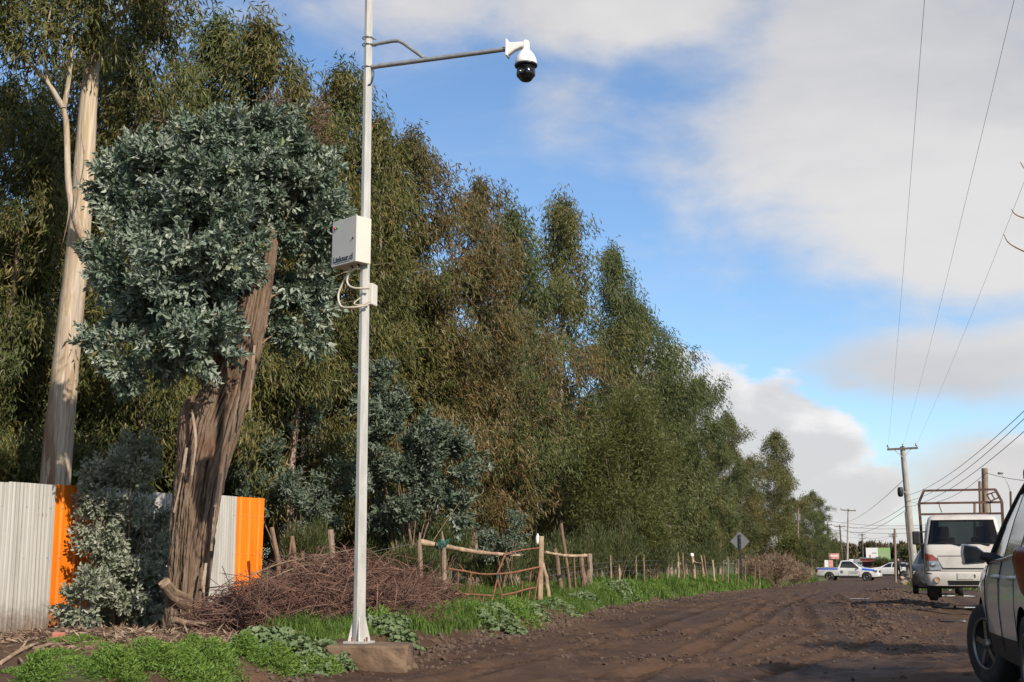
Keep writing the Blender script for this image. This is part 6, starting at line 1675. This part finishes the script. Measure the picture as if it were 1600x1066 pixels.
for key, lab, a in (('P1', 'dark pole with two crossarms, leftmost above the pickup', (1296, 884, 1293, 817, 190, 3.4, 2.6, 'wood_dark', ((.3, .7, 0), (1.0, .45, 0)))), ('P2', 'leaning dark pole with one crossarm, second from left above the pickup', (1317, 882, 1312, 820, 200, 3.0, 2.2, 'wood_dark', ((.3, .8, 0),))),
                    ('P3', 'tall pale concrete pole with tilted crossarm above the pickup cab', (1323, 889, 1325.5, 795, 150, 3.6, 2.4, 'concrete_pole', ((.2, .9, -.06),))), ('P4', 'far thin pole with two crossarms left of the billboard', (1349, 884, 1347, 833, 250, 2.4, 1.8, 'wood_dark', ((.3, .7, 0), (1.1, .7, 0)))),
                    ('P5', 'far leaning pole with crossarm right of the billboard', (1401, 884, 1395, 833, 245, 2.6, 1.8, 'wood_dark', ((.3, .8, .05), (.7, .8, .05)))), ('P6', 'bare wooden post with dark cap before the white wagon', (1399, 902, 1398, 826, 96, 4.0, 3.4, 'wood_grey', ())),
                    ('P7', 'thin wooden pole at the end of the wood, left of the pickup', (1245, 890, 1247, 793, 88, 4.2, 3.2, 'wood_grey', ())), ('P8', 'thick round wooden pole rising behind the truck rack', (1541, 900, 1538.5, 732, 46, 10.5, 9.5, 'wood_grey', ())),
                    ('P9', 'thinner wooden pole left of the thick one behind the truck', (1534, 900, 1531, 752, 58, 6, 5, 'wood_grey', ())), ('P10', 'short wooden post top showing above the truck cab', (1522, 900, 1523, 785, 75, 4.5, 4, 'wood_grey', ())),
                    ('P11', 'dark wooden pole right of the truck rack', (1581, 900, 1579, 768, 70, 4, 3.5, 'wood_dark', ()))):
    others[key] = upole(lab, *a[:8], arms=a[8])
# street lamp behind the dark pole
b = others['P11'][3]; sl = empty('street_lamp', tuple(b), 0, 'curved street lamp arm on the dark pole beside the truck', 'lamp')
q = curve([(0, 0, -.4), (-.03, 0, .1), (-.18, 0, .6), (-.42, 0, 1.0)], 12); mb = MB(); mb.tube(q, .025, 7); mb.build('arm', M['pipe'], sl)
mb = MB(); mb.lathe([(0, -.12), (.05, -.11), (.07, 0), (.05, .18), (0, .2)], 12, (-.50, 0, 1.02), 'X'); mb.build('head', M['sign_back'], sl)


def wire(label, a, b, sag, r, m='wire', group='overhead wires', n=28):
    a, b = np.array(a), np.array(b); o_ = a.copy(); pts = []
    for k in range(n + 1):
        t = k / n; p = a + (b - a) * t; p = p - o_; p[2] -= sag * 4 * t * (1 - t); pts.append(p)
    mb = MB(); mb.tube(pts, r, 5); o = mb.build('power_wire', M[m]); o.location = tuple(o_); return tag(o, label, 'wire', group)


for k, (px, lab) in enumerate(((1441, 'left of the three thin wires rising from the leaning pole to the top'), (1577, 'middle of the three thin wires rising from the leaning pole'), (1700, 'right of the three thin wires rising from the leaning pole'))):
    near = np.array(at(px, 0, 13.2)); far_ = ltops[k]; e = near + (near - far_) * .35; e[2] = near[2] + .15
    wire(lab, far_, e, .35, .0029, 'wire_pale')
mid = lambda f: lb + (lt - lb) * f
for k, (f, px, py, d, sag, lab) in enumerate(((.66, 1600, 612, 26, .5, 'upper of the three heavy cables sweeping up to the right edge'), (.62, 1600, 622, 26, .55, 'middle of the three heavy cables sweeping up to the right edge'), (.58, 1600, 652, 26, .5, 'lower of the three heavy cables sweeping up to the right edge'))):
    near = np.array(at(px + 120, py - 90, d - 4)); wire(lab, mid(f), near, sag, .009)
t3 = others['P3'][3]
for k, (f, dz, sag, lab) in enumerate(((.78, -.1, .6, 'upper cable from the leaning pole down to the pale concrete pole'), (.60, -.3, .9, 'second cable from the leaning pole to the pale concrete pole'), (.57, -.8, 1.0, 'lowest cable from the leaning pole to the pale concrete pole'))):
    e = t3 + (t3 - mid(f)) * .35; e[2] = t3[2] + dz - .6; wire(lab, mid(f), e, sag, .014)
for k, (y0, y1, lab) in enumerate(((812, 818, 'upper flat wire crossing low over the road'), (818, 822, 'middle flat wire crossing low over the road'), (825, 829, 'lowest flat wire crossing low over the road'))):
    wire(lab, at(1280, y0, 160), at(1480, y1, 140), .5, .018)
for (a, b, lab) in (('P1', 'P4', 'far wire between the leftmost dark pole and the thin far pole'), ('P2', 'P5', 'far wire between the two leaning dark poles'), ('P5', 'P4', 'far wire running past the billboard top')):
    wire(lab, others[a][3] - np.array([0, 0, .3]), others[b][3] - np.array([0, 0, .3]), 1.2, .018)
wire('wire from the thick wooden pole out to the right edge', others['P8'][3] - np.array([0, 0, .15]), at(1640, 752, 40), .1, .010)
wire('wire from the leaning pole to the thick wooden pole', mid(.62), others['P8'][3] - np.array([0, 0, .2]), .5, .009)

# ------------------------------------------------------------------ bare tree at the right edge (its twigs reach into the view)
bt = at(1720, 900, 24); bare = empty('bare_tree', (bt.x, bt.y, hz(bt.x, bt.y)), 0, 'leafless tree outside the right edge with twig tips in view', 'tree'); oo = np.array(bare.location)
mb = MB(); tq = curve([(0, 0, -.2), (.1, 0, 2.5), (-.05, .1, 5), (.1, 0, 8.5)], 14); mb.tube(tq, list(np.linspace(.16, .03, 14)), 8)
for k in range(26):
    h_ = 2.8 + 5.4 * k / 26; a = k * 2.4; p0 = np.array([np.interp(h_, tq[:, 2], tq[:, 0]), np.interp(h_, tq[:, 2], tq[:, 1]), h_]); l = 1.15 * (1.1 - k / 40); dv = np.array([math.cos(a), math.sin(a), .55])
    q = curve([p0, p0 + dv * l * .5 + np.array([0, 0, -.08]), p0 + dv * l + np.array([0, 0, .2])], 8); mb.tube(q, list(np.linspace(.03, .006, 8)), 5, cap=False)
mb.build('trunk', M['branch'], bare)
for (x0, y0, x1, y1, x2, y2) in ((1594, 253, 1606, 268, 1690, 310), (1580, 327, 1592, 338, 1690, 360), (1568, 366, 1582, 384, 1700, 430)):
    q = curve([rel(at(x0, y0, 23.6), oo), rel(at(x1, y1, 23.6), oo), rel(at((x1 + x2) / 2, (y1 + y2) / 2 + 3, 23.8), oo), rel(at(x2, y2, 24), oo)], 14); mb = MB(); mb.tube(q, list(np.linspace(.007, .024, 14)), 6); mb.build('twig', M['branch'], bare)

# leafy tree and hedge on the right side of the road, whose shade falls over the foreground
for k, (x, y, h, i) in enumerate(((6.6, 9.3, 6.6, 2), (6.0, 6.6, 6.4, 0), (8.6, 11.8, 7.6, 4))):
    gum(x, y, h, i, 'euc', k * 1.3, 'eucalyptus on the right roadside, out of view, shading the foreground', 'eucalyptus on the right roadside', 1.35)

# ------------------------------------------------------------------ far end of the road
n_t = 150; ps = []; rr = []
n = 30000
for k in range(n_t):
    px = 1262 + 200 * rng.random(); d = rng.uniform(300, 360); b = at(px, 884, d); hgt = (rng.uniform(24, 36) + (6 if 1290 < px < 1312 else 0)) * d / FPX; w = rng.uniform(1.0, 2.6)
    m_ = 200; t = rng.random(m_) ** .8; a = rng.uniform(0, 6.28, m_); rad = w * (1 - t) ** .8 * np.sqrt(rng.random(m_)) + .1
    ps.append(np.stack([b.x + np.cos(a) * rad, b.y + np.sin(a) * rad, b.z - .5 + t * hgt], 1)); rr.append(np.full(m_, rng.random()) * .6 + .4 * rng.random(m_))
ps = np.concatenate(ps); rr = np.concatenate(rr); n = len(ps)
tag(link('far_wood', leaf_mesh('far_wood', ps, np.stack([rng.normal(size=n) * .5, rng.normal(size=n) * .5, np.ones(n)], 1), rng.uniform(.6, 1.5, n), rng.uniform(.25, .6, n), rr), M['farwood']), 'brownish wood closing the horizon behind the poles', 'wood', None, 'stuff')

b = at(1373, 889, 190); o = empty('billboard', (b.x, b.y, b.z), YAW * -.2, 'large billboard, white on the left and green on the right', 'billboard'); s = 190 / FPX
mb = MB(); mb.box((-.85, 0, 23 * s), (1.75, .15, 18 * s)); mb.build('white_panel', M['bill_white'], o)
mb = MB(); mb.box((.92, 0.02, 22 * s), (1.72, .15, 20 * s)); mb.build('green_panel', M['bill_green'], o)
mb = MB(); mb.box((-1.15, -.09, 18 * s), (.16, .02, 7 * s)); mb.build('red_mark', M['bill_red'], o)
mb = MB(); mb.box((-.5, -.09, 24 * s), (.6, .02, .10)); mb.build('dark_line', M['sign_back'], o)
for x in (-1.4, 0.03, 1.5): mb = MB(); mb.box((x, .15, 7.2 * s), (.15, .12, 15 * s)); mb.build('leg', M['wood_dark'], o)
b = at(1304, 893, 150); o = empty('roadside_sign', (b.x, b.y, b.z), 0, 'faded pink roadside sign behind the pickup bed', 'sign'); s = 150 / FPX
mb = MB(); mb.box((0, 0, 23 * s), (15.5 * s, .08, 8.5 * s)); mb.build('panel', M['pink'], o)
mb = MB(); mb.box((0, -.045, 23.5 * s), (11 * s, .01, 2 * s)); mb.build('pale_lettering_band', M['bill_white'], o)
for x in (-5, 4): mb = MB(); mb.box((x * s, .02, 9 * s), (.09, .08, 19 * s)); mb.build('leg', M['sign_back'], o)
for px, mm, lab in ((1292, 'bill_white', 'small white board left of the pickup rear window'), (1299, 'pink', 'small pink board left of the pickup rear window')):
    b = at(px, 893, 140); o = empty('small_board', (b.x, b.y, b.z), 0, lab, 'board'); mb = MB(); mb.box((0, 0, .85), (.42, .05, .75)); mb.build('panel', M[mm], o); mb = MB(); mb.box((0, .04, .3), (.06, .05, .7)); mb.build('leg', M['sign_back'], o)
b = at(1359, 893, 170); o = empty('red_kiosk', (b.x, b.y, b.z), 0, 'dark red kiosk with flat roof below the billboard', 'kiosk'); s = 170 / FPX
mb = MB(); mb.box((0, 0, 8 * s), (20 * s, 2.0, 14 * s)); mb.build('wall', M['dark_red'], o)
mb = MB(); mb.box((0, -.3, 17.5 * s), (25 * s, 2.8, 4 * s)); mb.build('fascia', M['dark_red'], o)
mb = MB(); mb.box((0, -.3, 20 * s), (26 * s, 3.0, .12)); mb.build('roof', M['sheet_grey'], o)
mb = MB(); mb.box((-.2, -1.02, 9 * s), (10 * s, .06, 6 * s)); mb.build('hatch', M['trim'], o)


def house(label, px, py, d, w_px, h_px, roof_px, mw, mr):
    b = at(px, py, d); s = d / FPX; o = empty('house', (b.x, b.y, b.z), .15, label, 'house', 'houses at the far right'); w, h, r = w_px * s, h_px * s, roof_px * s; dp = 6.0
    mb = MB(); mb.box((0, dp / 2, h / 2), (w, dp, h)); wl = mb.build('wall', M[mw], o)
    rf = []
    mb = MB(); mb.prism([(-w / 2 - .4, h), (w / 2 + .4, h), (w / 2 + .35, h + .15), (0, h + r), (-w / 2 - .35, h + .15)], dp + .8, (0, dp + .4, 0), (1, 0, 0), (0, 0, 1)); mb.build('roof', M[mr], o)
    for x in (-.3, .2):
        mb = MB(); mb.box((x * w, -.03, h * .55), (w * .16, .06, h * .35)); wd = mb.build('window', M['bill_white'], o)
        mb = MB(); mb.box((x * w, -.07, h * .55), (w * .12, .03, h * .28)); mb.build('pane', M['glass'], wd)
    mb = MB(); mb.box((.42 * w, -.03, h * .36), (w * .12, .06, h * .7)); mb.build('door', M['wood_brown'], o)


house('tan house with brown tiled roof right of the leaning pole foot', 1432, 888, 150, 34, 22, 15, 'plaster', 'roof_tile')
house('low grey-roofed shed behind the pickup cab', 1342, 889, 220, 30, 10, 5, 'sheet_grey', 'sheet_grey')
fine_shrub('round_tree', 'dark round clipped tree in front of the tan house', [e_at(1419, 866, 120, 9, 8), e_at(1428, 861, 122, 9, 6), e_at(1443, 874, 110, 9, 8)], 260, 26, M['broom'], (1420, 892), 120, (.2, .4), (.06, .12), .3, .8, (.25, .25, .25), 14, 'tree', None, .09)
fine_shrub('yellow_tree', 'yellowish conifer behind the pink roadside sign', [e_at(1302, 862, 200, 8, 10), e_at(1302, 874, 200, 9, 10)], 160, 24, M['acacia'], (1302, 890), 200, (.3, .6), (.12, .2), .6, .6, (.3, .3, .3), 10, 'tree', None, .12)
fine_shrub('low_bushes', 'dark bushes between kiosk and white wagon', [e_at(1378, 882, 160, 12, 7), e_at(1398, 884, 165, 14, 6)], 160, 24, M['broom'], (1384, 893), 160, (.2, .45), (.06, .12), .5, .7, (.25, .25, .2), 10)


# ------------------------------------------------------------------ two people by the white wagon
def person(label, px, py, d, joints, rad, cloth, face_dir):
    b = at(px, py, d); o = empty('person', (b.x, b.y, b.z), face_dir, label, 'person'); names = list(joints)
    me = bpy.data.meshes.new('body'); ed = [('pelvis', 'chest'), ('chest', 'neck'), ('neck', 'head'), ('head', 'crown')]
    for s in 'lr': ed += [('chest', s + 'sh'), (s + 'sh', s + 'el'), (s + 'el', s + 'wr'), (s + 'wr', s + 'hand'), ('pelvis', s + 'hip'), (s + 'hip', s + 'kn'), (s + 'kn', s + 'an'), (s + 'an', s + 'toe')]
    me.from_pydata([joints[n_] for n_ in names], [(names.index(a), names.index(c)) for a, c in ed], [])
    ob = bpy.data.objects.new('body', me); col.objects.link(ob)
    sk = ob.modifiers.new('skin', 'SKIN')
    if not me.skin_vertices: me.attributes.new('skin', 'FLOAT', 'POINT') if False else None
    lay = me.skin_vertices[0] if me.skin_vertices else None
    if lay is None:
        bmx = bmesh.new(); bmx.from_mesh(me); bmx.verts.layers.skin.verify(); bmx.to_mesh(me); bmx.free(); lay = me.skin_vertices[0]
    for i, n_ in enumerate(names): r_ = rad.get(n_, rad.get(n_[1:], .06)); lay.data[i].radius = (r_, r_ * .85); lay.data[i].use_root = (n_ == 'pelvis')
    ss_ = ob.modifiers.new('sub', 'SUBSURF'); ss_.levels = ss_.render_levels = 1
    me.materials.append(cloth); ob.parent = o
    h = Vector(joints['head']); mb = MB(); mb.lathe([(0, -.13), (.05, -.12), (.075, -.05), (.082, .02), (.07, .09), (.03, .125), (0, .13)], 14, tuple(h + Vector((0, -.02, .02)))); hd = mb.build('head', M['skin'], o)
    mb = MB(); mb.lathe([(.088, -.02), (.092, .03), (.08, .10), (.035, .14), (0, .145)], 14, tuple(h + Vector((0, .012, .02)))); mb.build('hair', M['hair'], hd)
    return o


RAD = dict(pelvis=.15, chest=.17, neck=.06, head=.07, crown=.05, sh=.085, el=.055, wr=.042, hand=.04, hip=.11, kn=.075, an=.055, toe=.05)
J1 = dict(pelvis=(0, 0, .95), chest=(0, 0, 1.32), neck=(0, 0, 1.50), head=(0, -.02, 1.62), crown=(0, 0, 1.70), lsh=(-.2, 0, 1.42), lel=(-.25, .03, 1.15), lwr=(-.22, -.08, .92), lhand=(-.21, -.1, .82), rsh=(.2, 0, 1.42), rel=(.26, .02, 1.15), rwr=(.24, -.10, .92), rhand=(.23, -.12, .82),
          lhip=(-.1, 0, .88), lkn=(-.11, -.02, .48), lan=(-.12, .03, .09), ltoe=(-.13, -.14, .04), rhip=(.1, 0, .88), rkn=(.12, -.04, .48), ran=(.13, .05, .09), rtoe=(.14, -.12, .04))
J2 = dict(J1); J2.update(chest=(0, -.28, 1.16), neck=(0, -.42, 1.26), head=(0, -.52, 1.30), crown=(0, -.58, 1.34), lsh=(-.19, -.32, 1.22), lel=(-.22, -.42, .95), lwr=(-.18, -.55, .75), lhand=(-.17, -.6, .67), rsh=(.19, -.32, 1.22), rel=(.22, -.42, .95), rwr=(.18, -.55, .75), rhand=(.17, -.6, .67))
person('person in black standing beside the white wagon', 1404.5, 905, 112, J1, RAD, M['cloth_dark'], .4)
person('person in grey bending down at the wagon rear', 1418, 903, 116, J2, RAD, M['cloth_grey'], 1.2)
